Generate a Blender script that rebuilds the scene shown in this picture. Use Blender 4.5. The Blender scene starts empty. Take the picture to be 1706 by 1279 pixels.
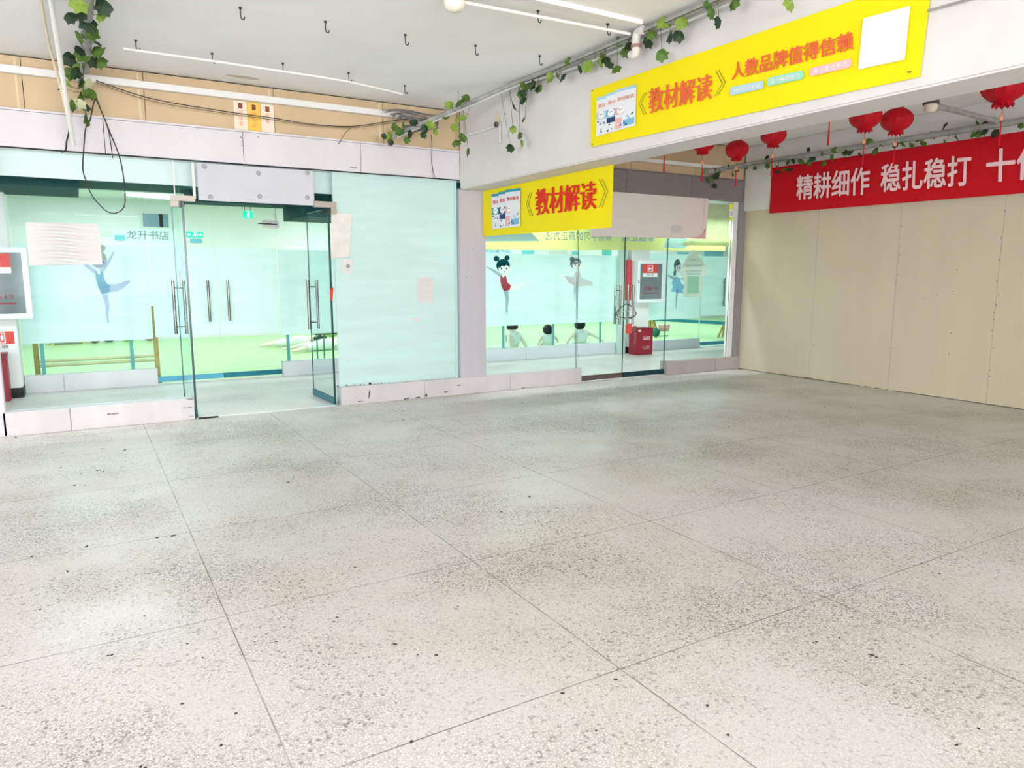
import bpy, bmesh, math, random
from mathutils import Vector, Matrix

random.seed(11)
S = bpy.context.scene
COL = S.collection
PI = math.pi

# ------------------------------------------------------------------ camera
F_PX, YAW, PITCH, ROLL = 1205.57, 0.5353, -0.1511, 0.001
fw = Vector((math.sin(YAW)*math.cos(PITCH), math.cos(YAW)*math.cos(PITCH), math.sin(PITCH)))
rt = Vector((math.cos(YAW), -math.sin(YAW), 0)); up = rt.cross(fw)
rt, up = rt*math.cos(ROLL) + up*math.sin(ROLL), up*math.cos(ROLL) - rt*math.sin(ROLL)
cd = bpy.data.cameras.new('camera'); cam = bpy.data.objects.new('camera', cd); COL.objects.link(cam)
cd.sensor_width = 36; cd.lens = F_PX/1706*36; cd.clip_start = 0.05
M3 = Matrix((rt, up, -fw)).transposed()
cam.matrix_world = Matrix.Translation((0, 0, 1.5)) @ M3.to_4x4()
S.camera = cam

# ------------------------------------------------------------------ world, exposure, daylight, lamps and added fill
w = bpy.data.worlds.new('world'); S.world = w; w.use_nodes = True
w.node_tree.nodes['Background'].inputs[0].default_value = (0.92, 0.96, 1.0, 1)
w.node_tree.nodes['Background'].inputs[1].default_value = 1.0
S.view_settings.view_transform = 'Standard'; S.view_settings.look = 'None'
S.view_settings.exposure = 0.13; S.view_settings.gamma = 1.0
try: S.view_settings.use_curve_mapping = False
except Exception: pass
S.cycles.transparent_max_bounces = 32
S.cycles.max_bounces = 10; S.cycles.diffuse_bounces = 5

def area(name, loc, target, sx, sy, power, color=(1, 1, 1)):
    l = bpy.data.lights.new(name, 'AREA'); l.shape = 'RECTANGLE'; l.size = sx; l.size_y = sy
    l.energy = power; l.color = color
    o = bpy.data.objects.new(name, l); COL.objects.link(o); o.location = loc
    d = Vector(target) - Vector(loc); o.rotation_euler = d.to_track_quat('-Z', 'Y').to_euler()
    return o
area('daylight_front_windows', (0.0, -8.93, 1.85), (0.0, 0, 4.4), 9.6, 2.1, 1150, (1.0, 0.985, 0.985))
area('left_fill_added', (-5.93, 1.5, 1.85), (8, 1.5, 4.2), 7.0, 2.0, 215, (1.0, 0.985, 0.985))  # added fill from the left, set in an invented window opening
for i, (x, y) in enumerate([(0.6, 13.0), (5.6, 13.0), (10.6, 13.0), (15.2, 13.0), (0.6, 16.4), (5.6, 16.4), (10.6, 16.4), (15.2, 16.4)]):
    area('studio_lamp_light', (x, y, 3.06), (x, y, 0), 2.4, 1.2, 74, (0.98, 1.0, 1.0))
for x in (0.2, 5.0, 8.4):
    area('corridor_fill_light', (x, 8.43, 2.405), (x, 8.9, 0), 1.6, 0.10, 60, (0.96, 1.0, 1.0))  # added fill for the corridor, kept out of view behind the soffit

# ------------------------------------------------------------------ materials
MATS = {}
def mat(name, col, rough=0.6, metal=0.0, spec=0.3, noise=0.0, nscale=6.0, emit=None, es=1.0, bump=0.0, bscale=40):
    if name in MATS: return MATS[name]
    m = bpy.data.materials.new(name); m.use_nodes = True; nt = m.node_tree; b = nt.nodes['Principled BSDF']
    b.inputs['Base Color'].default_value = (*col, 1); b.inputs['Roughness'].default_value = rough
    b.inputs['Metallic'].default_value = metal; b.inputs['Specular IOR Level'].default_value = spec
    if noise or bump:
        tc = nt.nodes.new('ShaderNodeTexCoord')
    if noise:
        n = nt.nodes.new('ShaderNodeTexNoise'); n.inputs['Scale'].default_value = nscale; n.inputs['Detail'].default_value = 5
        r = nt.nodes.new('ShaderNodeValToRGB')
        r.color_ramp.elements[0].color = (*[c*(1-noise) for c in col], 1); r.color_ramp.elements[0].position = 0.3
        r.color_ramp.elements[1].color = (*[min(1, c*(1+noise*0.4)) for c in col], 1); r.color_ramp.elements[1].position = 0.7
        nt.links.new(tc.outputs['Object'], n.inputs['Vector']); nt.links.new(n.outputs['Fac'], r.inputs['Fac'])
        nt.links.new(r.outputs['Color'], b.inputs['Base Color'])
    if bump:
        n2 = nt.nodes.new('ShaderNodeTexNoise'); n2.inputs['Scale'].default_value = bscale
        bp = nt.nodes.new('ShaderNodeBump'); bp.inputs['Strength'].default_value = bump; bp.inputs['Distance'].default_value = 0.004
        nt.links.new(tc.outputs['Object'], n2.inputs['Vector']); nt.links.new(n2.outputs['Fac'], bp.inputs['Height'])
        nt.links.new(bp.outputs['Normal'], b.inputs['Normal'])
    if emit:
        b.inputs['Emission Color'].default_value = (*emit, 1); b.inputs['Emission Strength'].default_value = es
    MATS[name] = m; return m

def glass(name, tint, refl=0.03, rough=0.02):
    m = bpy.data.materials.new(name); m.use_nodes = True; nt = m.node_tree; nt.nodes.clear()
    out = nt.nodes.new('ShaderNodeOutputMaterial'); mix = nt.nodes.new('ShaderNodeMixShader')
    t = nt.nodes.new('ShaderNodeBsdfTransparent'); t.inputs[0].default_value = (*tint, 1)
    g = nt.nodes.new('ShaderNodeBsdfGlossy'); g.inputs['Roughness'].default_value = rough; g.inputs['Color'].default_value = (0.9, 1, 0.98, 1)
    lw = nt.nodes.new('ShaderNodeLayerWeight'); lw.inputs['Blend'].default_value = 0.5
    p = nt.nodes.new('ShaderNodeMath'); p.operation = 'POWER'; p.inputs[1].default_value = 4
    ma = nt.nodes.new('ShaderNodeMath'); ma.operation = 'MULTIPLY_ADD'; ma.inputs[1].default_value = 0.15; ma.inputs[2].default_value = refl
    nt.links.new(lw.outputs['Facing'], p.inputs[0]); nt.links.new(p.outputs[0], ma.inputs[0])
    nt.links.new(ma.outputs[0], mix.inputs[0]); nt.links.new(t.outputs[0], mix.inputs[1]); nt.links.new(g.outputs[0], mix.inputs[2])
    nt.links.new(mix.outputs[0], out.inputs[0]); MATS[name] = m; return m

def film(name, col, trans=0.08, transl=0.5, gloss=0.06, grough=0.25, noise=0.06):
    """frosted film: diffuse + translucent, a little see-through, soft gloss"""
    m = bpy.data.materials.new(name); m.use_nodes = True; nt = m.node_tree; nt.nodes.clear()
    N = nt.nodes.new; Lk = nt.links.new
    out = N('ShaderNodeOutputMaterial')
    d = N('ShaderNodeBsdfDiffuse'); tl = N('ShaderNodeBsdfTranslucent'); tp = N('ShaderNodeBsdfTransparent'); g = N('ShaderNodeBsdfGlossy')
    tc = N('ShaderNodeTexCoord'); mp = N('ShaderNodeMapping'); mp.inputs['Scale'].default_value = (0.8, 0.8, 5)
    n = N('ShaderNodeTexNoise'); n.inputs['Scale'].default_value = 1.6; n.inputs['Detail'].default_value = 6
    r = N('ShaderNodeValToRGB')
    r.color_ramp.elements[0].position = 0.3; r.color_ramp.elements[0].color = (*[c*(1-noise) for c in col], 1)
    r.color_ramp.elements[1].position = 0.7; r.color_ramp.elements[1].color = (*[min(1, c*(1+noise*.5)) for c in col], 1)
    Lk(tc.outputs['Object'], mp.inputs[0]); Lk(mp.outputs[0], n.inputs['Vector']); Lk(n.outputs['Fac'], r.inputs[0])
    Lk(r.outputs[0], d.inputs[0]); Lk(r.outputs[0], tl.inputs[0]); tp.inputs[0].default_value = (*col, 1)
    g.inputs['Roughness'].default_value = grough
    a = N('ShaderNodeMixShader'); a.inputs[0].default_value = transl; Lk(d.outputs[0], a.inputs[1]); Lk(tl.outputs[0], a.inputs[2])
    b = N('ShaderNodeMixShader'); b.inputs[0].default_value = trans; Lk(a.outputs[0], b.inputs[1]); Lk(tp.outputs[0], b.inputs[2])
    c = N('ShaderNodeMixShader'); c.inputs[0].default_value = gloss; Lk(b.outputs[0], c.inputs[1]); Lk(g.outputs[0], c.inputs[2])
    Lk(c.outputs[0], out.inputs[0]); MATS[name] = m; return m

def wallmat(name, col, axis_u, seam=0.0, dirt=0.12, rough=0.55):
    """painted board with faint vertical streaks and blotches (dirt of its own)"""
    m = bpy.data.materials.new(name); m.use_nodes = True; nt = m.node_tree; b = nt.nodes['Principled BSDF']
    N = nt.nodes.new; Lk = nt.links.new
    b.inputs['Roughness'].default_value = rough; b.inputs['Specular IOR Level'].default_value = 0.3
    tc = N('ShaderNodeTexCoord'); mp = N('ShaderNodeMapping')
    mp.inputs['Scale'].default_value = (1, 1, 0.25)
    n1 = N('ShaderNodeTexNoise'); n1.inputs['Scale'].default_value = 2.2; n1.inputs['Detail'].default_value = 6; n1.inputs['Roughness'].default_value = 0.6
    r = N('ShaderNodeValToRGB'); r.color_ramp.elements[0].position = 0.28; r.color_ramp.elements[1].position = 0.66
    r.color_ramp.elements[0].color = (*[c*(1-dirt) for c in col], 1); r.color_ramp.elements[1].color = (*[min(1, c*(1+dirt*.25)) for c in col], 1)
    Lk(tc.outputs['Object'], mp.inputs[0]); Lk(mp.outputs[0], n1.inputs['Vector']); Lk(n1.outputs['Fac'], r.inputs[0]); Lk(r.outputs[0], b.inputs['Base Color'])
    MATS[name] = m; return m

X0, Y0, TS = 0.4506, 6.916, 1.2266            # terrazzo joint grid
def terrazzo(name, clean=0.0):
    m = bpy.data.materials.new(name); m.use_nodes = True; nt = m.node_tree; b = nt.nodes['Principled BSDF']
    N = nt.nodes.new; Lk = nt.links.new
    tc = N('ShaderNodeTexCoord'); OB = tc.outputs['Object']
    def math_(op, a, b_=None, c=None):
        n = N('ShaderNodeMath'); n.operation = op
        for i, v in enumerate((a, b_, c)):
            if v is None: continue
            if isinstance(v, (int, float)): n.inputs[i].default_value = v
            else: Lk(v, n.inputs[i])
        return n.outputs[0]
    def mixc(f, a, b_):
        n = N('ShaderNodeMix'); n.data_type = 'RGBA'
        for i, v in ((0, f), (6, a), (7, b_)):
            if isinstance(v, (int, float)): n.inputs[i].default_value = v
            elif isinstance(v, tuple): n.inputs[i].default_value = (*v, 1)
            else: Lk(v, n.inputs[i])
        return n.outputs[2]
    def ramp(f, pts, interp='LINEAR'):
        n = N('ShaderNodeValToRGB'); n.color_ramp.interpolation = interp
        e = n.color_ramp.elements
        while len(e) < len(pts): e.new(0.5)
        for k, (p_, c_) in enumerate(pts):
            e[k].position = p_; e[k].color = (*c_, 1) if isinstance(c_, tuple) else (c_, c_, c_, 1)
        Lk(f, n.inputs[0]); return n.outputs[0]
    def noise(sc, det=4, rough=.55):
        n = N('ShaderNodeTexNoise'); n.inputs['Scale'].default_value = sc; n.inputs['Detail'].default_value = det; n.inputs['Roughness'].default_value = rough
        Lk(OB, n.inputs['Vector']); return n.outputs['Fac']
    def vor(sc, feat):
        n = N('ShaderNodeTexVoronoi'); n.feature = feat; n.inputs['Scale'].default_value = sc; n.inputs['Randomness'].default_value = 1.0
        Lk(OB, n.inputs['Vector']); return n
    v1 = vor(88, 'F1'); e1 = vor(88, 'DISTANCE_TO_EDGE')
    sep = N('ShaderNodeSeparateColor'); Lk(v1.outputs['Color'], sep.inputs[0])
    chip = ramp(sep.outputs[0], [(0.0, (.78, .765, .75)), (.50, (.70, .68, .66)), (.72, (.53, .515, .50)), (.80, (.84, .83, .82)), (.93, (.24, .235, .23))], 'CONSTANT')
    gap = ramp(e1.outputs['Distance'], [(0.0, 1.0), (.055, 1.0), (.10, 0.0)])
    base = mixc(gap, chip, (.47, .45, .425))
    # a grey film trodden into the surface hides the chips in places; elsewhere dark grit sits in the pores
    f1 = ramp(noise(1.1, 5), [(.38, 0.05), (.60, 0.66)])
    film_ = mixc(f1, base, (.665, .64, .61))
    v2 = vor(170, 'F1'); s2 = N('ShaderNodeSeparateColor'); Lk(v2.outputs['Color'], s2.inputs[0])
    pore = ramp(s2.outputs[1], [(0.0, 1.0), (.17, 1.0), (.18, 0.0)], 'CONSTANT')
    where = ramp(noise(0.75, 3), [(.50, 0.0), (.60, 0.85)])
    grit = math_('MULTIPLY', pore, where)
    c2 = mixc(grit, film_, (.16, .155, .15))
    stain = ramp(noise(0.55, 4, .65), [(.36, (.86, .835, .79)), (.56, (1, 1, 1))])
    mul = N('ShaderNodeMix'); mul.data_type = 'RGBA'; mul.blend_type = 'MULTIPLY'; mul.inputs[0].default_value = 1 - clean
    Lk(c2, mul.inputs[6]); Lk(stain, mul.inputs[7]); c3 = mul.outputs[2]
    # brass/cement joints
    sx = N('ShaderNodeSeparateXYZ'); Lk(OB, sx.inputs[0])
    def line(coord, o):
        q = math_('DIVIDE', math_('SUBTRACT', coord, o), TS)
        fr = math_('ABSOLUTE', math_('SUBTRACT', math_('FRACT', math_('ADD', q, 0.5)), 0.5))
        return math_('LESS_THAN', math_('MULTIPLY', fr, TS), 0.0027)
    ln = math_('MAXIMUM', line(sx.outputs[0], X0), line(sx.outputs[1], Y0))
    fade = ramp(noise(3.0, 3), [(.34, .35), (.55, .95)])
    c4 = mixc(math_('MULTIPLY', ln, fade), c3, (.17, .15, .13))
    if clean:
        c4 = mixc(clean, c4, (.74, .74, .72))
    Lk(c4, b.inputs['Base Color'])
    rr = ramp(noise(1.6, 4), [(.35, .30), (.65, .55)]); Lk(rr, b.inputs['Roughness'])
    b.inputs['Specular IOR Level'].default_value = 0.35
    MATS[name] = m; return m

M_floor = terrazzo('terrazzo'); M_cfloor = terrazzo('terrazzo_corridor', 0.45)
M_ceil = mat('ceiling_paint', (.93, .93, .92), .8, noise=.05, nscale=1.3)
M_beam = mat('beam_paint', (.725, .705, .695), .7, noise=.06, nscale=2.5)
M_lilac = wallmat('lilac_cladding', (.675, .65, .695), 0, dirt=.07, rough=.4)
M_beige = wallmat('beige_board', (.62, .475, .30), 0, dirt=.12)
M_rwall = wallmat('cream_board', (.625, .545, .415), 1, dirt=.07)
M_dark = mat('dark_gap', (.03, .03, .035), .8)
M_white = mat('white_plastic', (.76, .76, .75), .45)
M_offw = mat('white_wall_paint', (.82, .83, .82), .7, noise=.04, nscale=2)
M_curb = wallmat('curb_cladding', (.70, .675, .70), 0, dirt=.14, rough=.45)
M_glass = glass('front_glass', (.945, .988, .986), .0015)
M_glass2 = glass('inner_glass', (.945, .99, .99), .001)
M_edge = mat('glass_edge', (.01, .06, .06), .2, spec=.5)
M_edgel = mat('glass_edge_light', (.45, .72, .70), .2, spec=.5)
M_frost = film('frosted_glass_front', (.74, .925, .92), .03, .35, .05, .3)
M_film = film('frosted_band', (.85, .965, .975), .04, .5, .015, .35)
M_steel = mat('brushed_steel', (.22, .21, .20), .25, 1.0)
M_patch = mat('patch_fitting', (.36, .33, .30), .45, .6)
M_teal = mat('teal_rail', (.015, .16, .22), .3, .3)
M_blue = mat('blue_rail', (.08, .33, .47), .35, .2)
M_black = mat('black_plastic', (.015, .015, .015), .5)
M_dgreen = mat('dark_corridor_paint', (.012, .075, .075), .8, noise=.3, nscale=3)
M_green = mat('green_vinyl', (.50, .73, .40), .35, noise=.08, nscale=1.0)
M_swall = mat('studio_wall_paint', (.80, .78, .83), .8, noise=.05, nscale=1)
M_pgreen = mat('pale_green_panel', (.66, .80, .76), .7, noise=.05, nscale=2)
M_yellow = mat('yellow_banner_cloth', (.88, .75, .0), .6, bump=.15, bscale=14)
M_red = mat('red_banner_cloth', (.58, .0, .010), .65, bump=.2, bscale=9)
M_pink = mat('pale_pink_print', (.93, .66, .70), .6)
M_orange = mat('orange_red_print', (.80, .13, .05), .6)
M_redp = mat('red_print', (.72, .02, .01), .6)
M_brown = mat('brown_line_print', (.16, .11, .02), .6)
M_wprint = mat('white_print', (.88, .89, .90), .6)
M_pb = mat('pale_blue_print', (.42, .66, .80), .6)
M_pt = mat('teal_print', (.03, .33, .46), .6)
M_navy = mat('navy_print', (.02, .05, .16), .6)
M_pg = mat('pale_green_print', (.30, .72, .55), .6)
M_pp = mat('pale_pink_pill', (.90, .50, .52), .6)
M_grey = mat('grey_print', (.30, .33, .36), .6)
M_leaf = mat('ivy_leaf', (.075, .155, .022), .5, noise=.35, nscale=18)
M_leafy = mat('ivy_leaf_light', (.22, .33, .05), .5, noise=.25, nscale=18)
M_leafp = mat('ivy_leaf_pale', (.52, .54, .33), .55)
M_leafd = mat('ivy_leaf_dark', (.018, .045, .018), .5)
M_stem = mat('ivy_stem', (.10, .11, .05), .6)
M_pipe = mat('grey_pipe', (.36, .37, .35), .5, noise=.25, nscale=9)
M_pvc = mat('white_pvc', (.84, .84, .80), .4)
M_wire = mat('black_wire', (.03, .028, .028), .5)
M_wood = mat('golden_wood', (.52, .36, .11), .45, noise=.2, nscale=6)
M_paper = mat('white_paper', (.70, .675, .685), .7)
M_lan = mat('red_lantern_cloth', (.52, .0, .012), .6, bump=.4, bscale=60)
M_gold = mat('gold_fringe', (.62, .30, .08), .5)
M_ext = mat('extinguisher_red', (.30, .018, .035), .4, noise=.1, nscale=4)
M_redc = mat('sign_red', (.78, .06, .05), .5)
M_exit = mat('exit_green', (.0, .45, .26), .4, emit=(.02, .75, .28), es=1.2)
M_exitw = mat('exit_white', (.8, 1, .9), .4, emit=(.75, 1, .8), es=1.6)
M_skin = mat('skin', (.90, .76, .69), .5)
M_hair = mat('black_hair', (.012, .012, .014), .45)
M_cloth = mat('white_clothes', (.86, .86, .85), .8)
M_lamp = mat('lamp_tube', (.95, .97, 1), .4, emit=(.95, 1, 1), es=6)
M_panelgrey = mat('grey_white_board', (.57, .575, .625), .45, noise=.04, nscale=3)
M_clear = film('clear_vinyl', (.70, .78, .58), .28, .45, .06, .25, .15)
M_ygl = film('reflected_yellow_banner', (.88, .92, .52), .30, .5, .0)
M_arrow = film('green_plastic_arrow', (.72, .84, .78), .22, .5, .03)
M_mirror = mat('grey_window', (.22, .30, .42), .2)
M_cabg = mat('cabinet_glass', (.20, .23, .24), .15, noise=.3, nscale=3, spec=.6)

# ------------------------------------------------------------------ mesh helpers
class MB:
    def __init__(self): self.v = []; self.f = []; self.m = []; self.sm = []
    def add(self, vs, fs, m=0, smooth=False):
        o = len(self.v); self.v += [tuple(p) for p in vs]
        for f in fs: self.f.append([o+i for i in f]); self.m.append(m); self.sm.append(smooth)
        return self
    def box(self, a, b, m=0, faces_m=None):
        x0, y0, z0 = a; x1, y1, z1 = b
        vs = [(x0, y0, z0), (x1, y0, z0), (x1, y1, z0), (x0, y1, z0), (x0, y0, z1), (x1, y0, z1), (x1, y1, z1), (x0, y1, z1)]
        fs = [(0, 3, 2, 1), (4, 5, 6, 7), (0, 1, 5, 4), (1, 2, 6, 5), (2, 3, 7, 6), (3, 0, 4, 7)]
        for k, f in enumerate(fs): self.add([vs[i] for i in f], [(0, 1, 2, 3)], (faces_m or {}).get(k, m))
        return self
    def sbox(self, a, b, m=0, bev=0.004):
        """box with chamfered edges, shared vertices"""
        bm = bmesh.new(); bmesh.ops.create_cube(bm, size=1)
        c = [(a[i]+b[i])/2 for i in range(3)]; s = [b[i]-a[i] for i in range(3)]
        for v in bm.verts: v.co = Vector([c[i]+v.co[i]*s[i] for i in range(3)])
        bmesh.ops.bevel(bm, geom=bm.edges[:], offset=min(bev, min(abs(t) for t in s)*.3), segments=2, affect='EDGES')
        return self.bm(bm, m)
    def bm(self, bm, m=0, smooth=False):
        bm.verts.ensure_lookup_table()
        for i, v in enumerate(bm.verts): v.index = i
        self.add([v.co for v in bm.verts], [[v.index for v in f.verts] for f in bm.faces], m, smooth); bm.free(); return self
    def tube(self, pts, r, seg=8, m=0, caps=True, smooth=True):
        pts = [Vector(p) for p in pts]; n = len(pts)
        rs = r if isinstance(r, (list, tuple)) else [r]*n
        vs = []; ref = None
        for i, p in enumerate(pts):
            t = (pts[min(i+1, n-1)] - pts[max(i-1, 0)]).normalized()
            if ref is None:
                ref = Vector((0, 0, 1)) if abs(t.z) < .9 else Vector((1, 0, 0))
            a = (ref - t*ref.dot(t)).normalized(); ref = a; b = t.cross(a)
            for k in range(seg):
                an = 2*PI*k/seg; vs.append(p + a*math.cos(an)*rs[i] + b*math.sin(an)*rs[i])
        fs = [(i*seg+k, i*seg+(k+1) % seg, (i+1)*seg+(k+1) % seg, (i+1)*seg+k) for i in range(n-1) for k in range(seg)]
        self.add(vs, fs, m, smooth)
        if caps:
            self.add([vs[k] for k in range(seg)], [tuple(reversed(range(seg)))], m)
            self.add([vs[(n-1)*seg+k] for k in range(seg)], [tuple(range(seg))], m)
        return self
    def lathe(self, c, prof, seg=20, m=0, smooth=True, axis='z'):
        c = Vector(c); vs = []
        for r, h in prof:
            for k in range(seg):
                an = 2*PI*k/seg; q = (r*math.cos(an), r*math.sin(an), h)
                if axis == 'y': q = (q[0], h, q[1])
                vs.append(c + Vector(q))
        n = len(prof)
        self.add(vs, [(i*seg+k, i*seg+(k+1) % seg, (i+1)*seg+(k+1) % seg, (i+1)*seg+k) for i in range(n-1) for k in range(seg)], m, smooth)
        return self
    def sphere(self, c, r, m=0, seg=14, sc=(1, 1, 1)):
        bm = bmesh.new(); bmesh.ops.create_uvsphere(bm, u_segments=seg, v_segments=max(6, seg*2//3), radius=r)
        for v in bm.verts: v.co = Vector((v.co.x*sc[0], v.co.y*sc[1], v.co.z*sc[2])) + Vector(c)
        return self.bm(bm, m, True)
    def prism(self, pts, off, m=0):
        """flat polygon (3-D points) given a thickness vector"""
        n = len(pts); off = Vector(off); a = [Vector(p) for p in pts]; b = [p+off for p in a]
        self.add(a, [tuple(range(n))], m); self.add(b, [tuple(reversed(range(n)))], m)
        self.add(a+b, [(i, i+n, (i+1) % n+n, (i+1) % n) for i in range(n)], m); return self
    def build(self, name, mats, parent=None, mods=None):
        if not isinstance(mats, (list, tuple)): mats = [mats]
        me = bpy.data.meshes.new(name); me.from_pydata(self.v, [], self.f)
        for mm in mats: me.materials.append(mm)
        me.polygons.foreach_set('material_index', self.m); me.polygons.foreach_set('use_smooth', self.sm); me.update()
        o = bpy.data.objects.new(name, me); COL.objects.link(o)
        if parent:
            o.parent = parent; o.matrix_parent_inverse = Matrix.Translation(-parent.location) if parent.type == 'EMPTY' and parent.parent is None else Matrix.Identity(4)
        return o

def thing(name, label, cat, loc=(0, 0, 0), group=None, kind=None):
    o = bpy.data.objects.new(name, None); COL.objects.link(o); o.location = loc; o.empty_display_size = .1
    return tag(o, label, cat, group, kind)
def tag(o, label, cat, group=None, kind=None):
    o['label'] = label; o['category'] = cat
    if group: o['group'] = group
    if kind: o['kind'] = kind
    return o
def struct(o, label, cat): return tag(o, label, cat, kind='structure')

def smooth_path(pts, n=6):
    pts = [Vector(p) for p in pts]; out = []
    for i in range(len(pts)-1):
        p0 = pts[max(i-1, 0)]; p1 = pts[i]; p2 = pts[i+1]; p3 = pts[min(i+2, len(pts)-1)]
        for k in range(n):
            t = k/n
            out.append(0.5*((2*p1) + (p2-p0)*t + (2*p0-5*p1+4*p2-p3)*t*t + (3*p1-p0-3*p2+p3)*t**3))
    out.append(pts[-1]); return out

# flat things laid on a quad: corners are lower-left, lower-right, upper-right, upper-left as read
class Quad:
    def __init__(self, ll, lr, ur, ul):
        self.q = [Vector(p) for p in (ll, lr, ur, ul)]
        self.n = (self.q[1]-self.q[0]).cross(self.q[3]-self.q[0]).normalized()
    def __call__(self, s, t, off=0.0):
        a, b, c, d = self.q
        return a*(1-s)*(1-t) + b*s*(1-t) + c*s*t + d*(1-s)*t + self.n*off
    def poly(self, mb, pts, m=0, off=.002):
        mb.add([self(s, t, off) for s, t in pts], [tuple(range(len(pts)))], m)
    def rect(self, mb, s0, t0, s1, t1, m=0, off=.002):
        self.poly(mb, [(s0, t0), (s1, t0), (s1, t1), (s0, t1)], m, off)
    def ell(self, mb, s, t, rs, rt_, m=0, off=.002, n=24, a0=0, a1=2*PI):
        self.poly(mb, [(s+rs*math.cos(a0+(a1-a0)*k/n), t+rt_*math.sin(a0+(a1-a0)*k/n)) for k in range(n)], m, off)
    def stroke(self, mb, pts, w, m=0, off=.002, asp=1.0):
        """tapered stroke along points; w one width or a list, in s units (t scaled by asp)"""
        ws = w if isinstance(w, (list, tuple)) else [w]*len(pts)
        L, R = [], []
        for i, (s, t) in enumerate(pts):
            a = pts[max(i-1, 0)]; b = pts[min(i+1, len(pts)-1)]
            dx, dy = b[0]-a[0], (b[1]-a[1])/asp; l = math.hypot(dx, dy) or 1
            nx, ny = -dy/l, dx/l
            L.append((s+nx*ws[i]/2, t+ny*ws[i]/2*asp)); R.append((s-nx*ws[i]/2, t-ny*ws[i]/2*asp))
        for i in range(len(pts)-1): self.poly(mb, [L[i], R[i], R[i+1], L[i+1]], m, off)
    def sub(self, s0, t0, s1, t1):
        return Quad(self(s0, t0), self(s1, t0), self(s1, t1), self(s0, t1))
    def text(self, mb, body, m=0, off=.004, bold=0.0, serif=0.0, mirror=False):
        cu = bpy.data.curves.new('t', 'FONT'); cu.body = body; cu.size = 1; cu.resolution_u = 3
        o = bpy.data.objects.new('t', cu); COL.objects.link(o)
        dg = bpy.context.evaluated_depsgraph_get(); me = bpy.data.meshes.new_from_object(o.evaluated_get(dg))
        vs = [(v.co.x, v.co.y) for v in me.vertices]; fs = [tuple(p.vertices) for p in me.polygons]
        bpy.data.objects.remove(o); bpy.data.curves.remove(cu); bpy.data.meshes.remove(me)
        if not vs: return
        x0, x1 = min(v[0] for v in vs)-serif, max(v[0] for v in vs)+serif; y0, y1 = min(v[1] for v in vs), max(v[1] for v in vs)
        sh = [(0, 0)] if not (serif or bold) else [(serif*k/2, 0) for k in (-2, -1, 0, 1, 2)] if serif else [(bold*math.cos(k*PI/4), bold*math.sin(k*PI/4)) for k in range(8)] + [(0, 0)]
        y0 -= bold; y1 += bold; x0 -= bold; x1 += bold
        for k, (d, e) in enumerate(sh):
            pts = []
            for x, y in vs:
                s = (x+d-x0)/(x1-x0); t = (y+e-y0)/(y1-y0)
                if mirror: s = 1-s
                pts.append(self(s, t, off + k*.0002))
            mb.add(pts, fs, m)
            
def cloth(quad, ns, nt, amp, seed, thick=.002, sag=0.0, freq=3.0):
    """hanging sheet with thickness and soft folds"""
    rnd = random.Random(seed); ph = [rnd.uniform(0, 6.28) for _ in range(6)]
    f, b = [], []
    for j in range(nt+1):
        for i in range(ns+1):
            s, t = i/ns, j/nt
            d = amp*(math.sin(s*freq*6.28+ph[0]+t*1.5) + .6*math.sin(s*freq*13+ph[1]-t*2) + .5*math.sin(t*7+ph[2]+s*4))*(.4+.6*(1-t))*.5
            p = quad(s, t, d); p.z -= sag*math.sin(PI*s)*1.0
            f.append(p); b.append(p - quad.n*thick)
    W = ns+1; n = len(f)
    fs = [(j*W+i, j*W+i+1, (j+1)*W+i+1, (j+1)*W+i) for j in range(nt) for i in range(ns)]
    mb = MB(); mb.add(f, fs, 0, True); mb.add(b, [tuple(reversed(q)) for q in fs], 0, True)
    ed = [k for k in range(W)] + [j*W+ns for j in range(1, nt+1)] + [nt*W+i for i in range(ns-1, -1, -1)] + [j*W for j in range(nt-1, 0, -1)]
    for k in range(len(ed)):
        p, q = ed[k], ed[(k+1) % len(ed)]; mb.add([f[p], b[p], b[q], f[q]], [(0, 1, 2, 3)], 0)
    return mb

# ------------------------------------------------------------------ the room
YW = 8.066; XR = 9.0; ZC = 3.42; XB, XB2, ZB = 4.05, 4.395, 2.505
YB = 10.85                                     # inner shopfront
mb = MB().box((-6, -9, -.12), (XR+.3, YW+.03, 0)); struct(mb.build('floor', M_floor), 'worn speckled terrazzo floor with thin square joints', 'floor')
mb = MB().box((-6, YW+.03, -.12), (20, YB+.12, -.0005)); struct(mb.build('floor', M_cfloor), 'pale terrazzo floor of the corridor behind the front glass', 'floor')
mb = MB().box((-4.2, YB+.12, -.12), (20, 18.6, -.0008)); struct(mb.build('floor', M_green), 'light green vinyl floor of the studio behind both glass fronts', 'floor')
mb = MB().box((-6, -9, ZC), (XR+.3, YW+.3, ZC+.15)); struct(mb.build('ceiling', M_ceil), 'white painted room ceiling with rows of small hooks', 'ceiling')
mb = MB().box((-6, 8.3, 2.56), (20, YB-.02, 2.62)); struct(mb.build('ceiling', M_dgreen), 'dark low ceiling of the corridor behind the glass', 'ceiling')
mb = MB().box((-4.2, YB+.1, 3.12), (20, 18.6, 3.2)); struct(mb.build('ceiling', M_swall), 'pale ceiling of the studio', 'ceiling')

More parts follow.
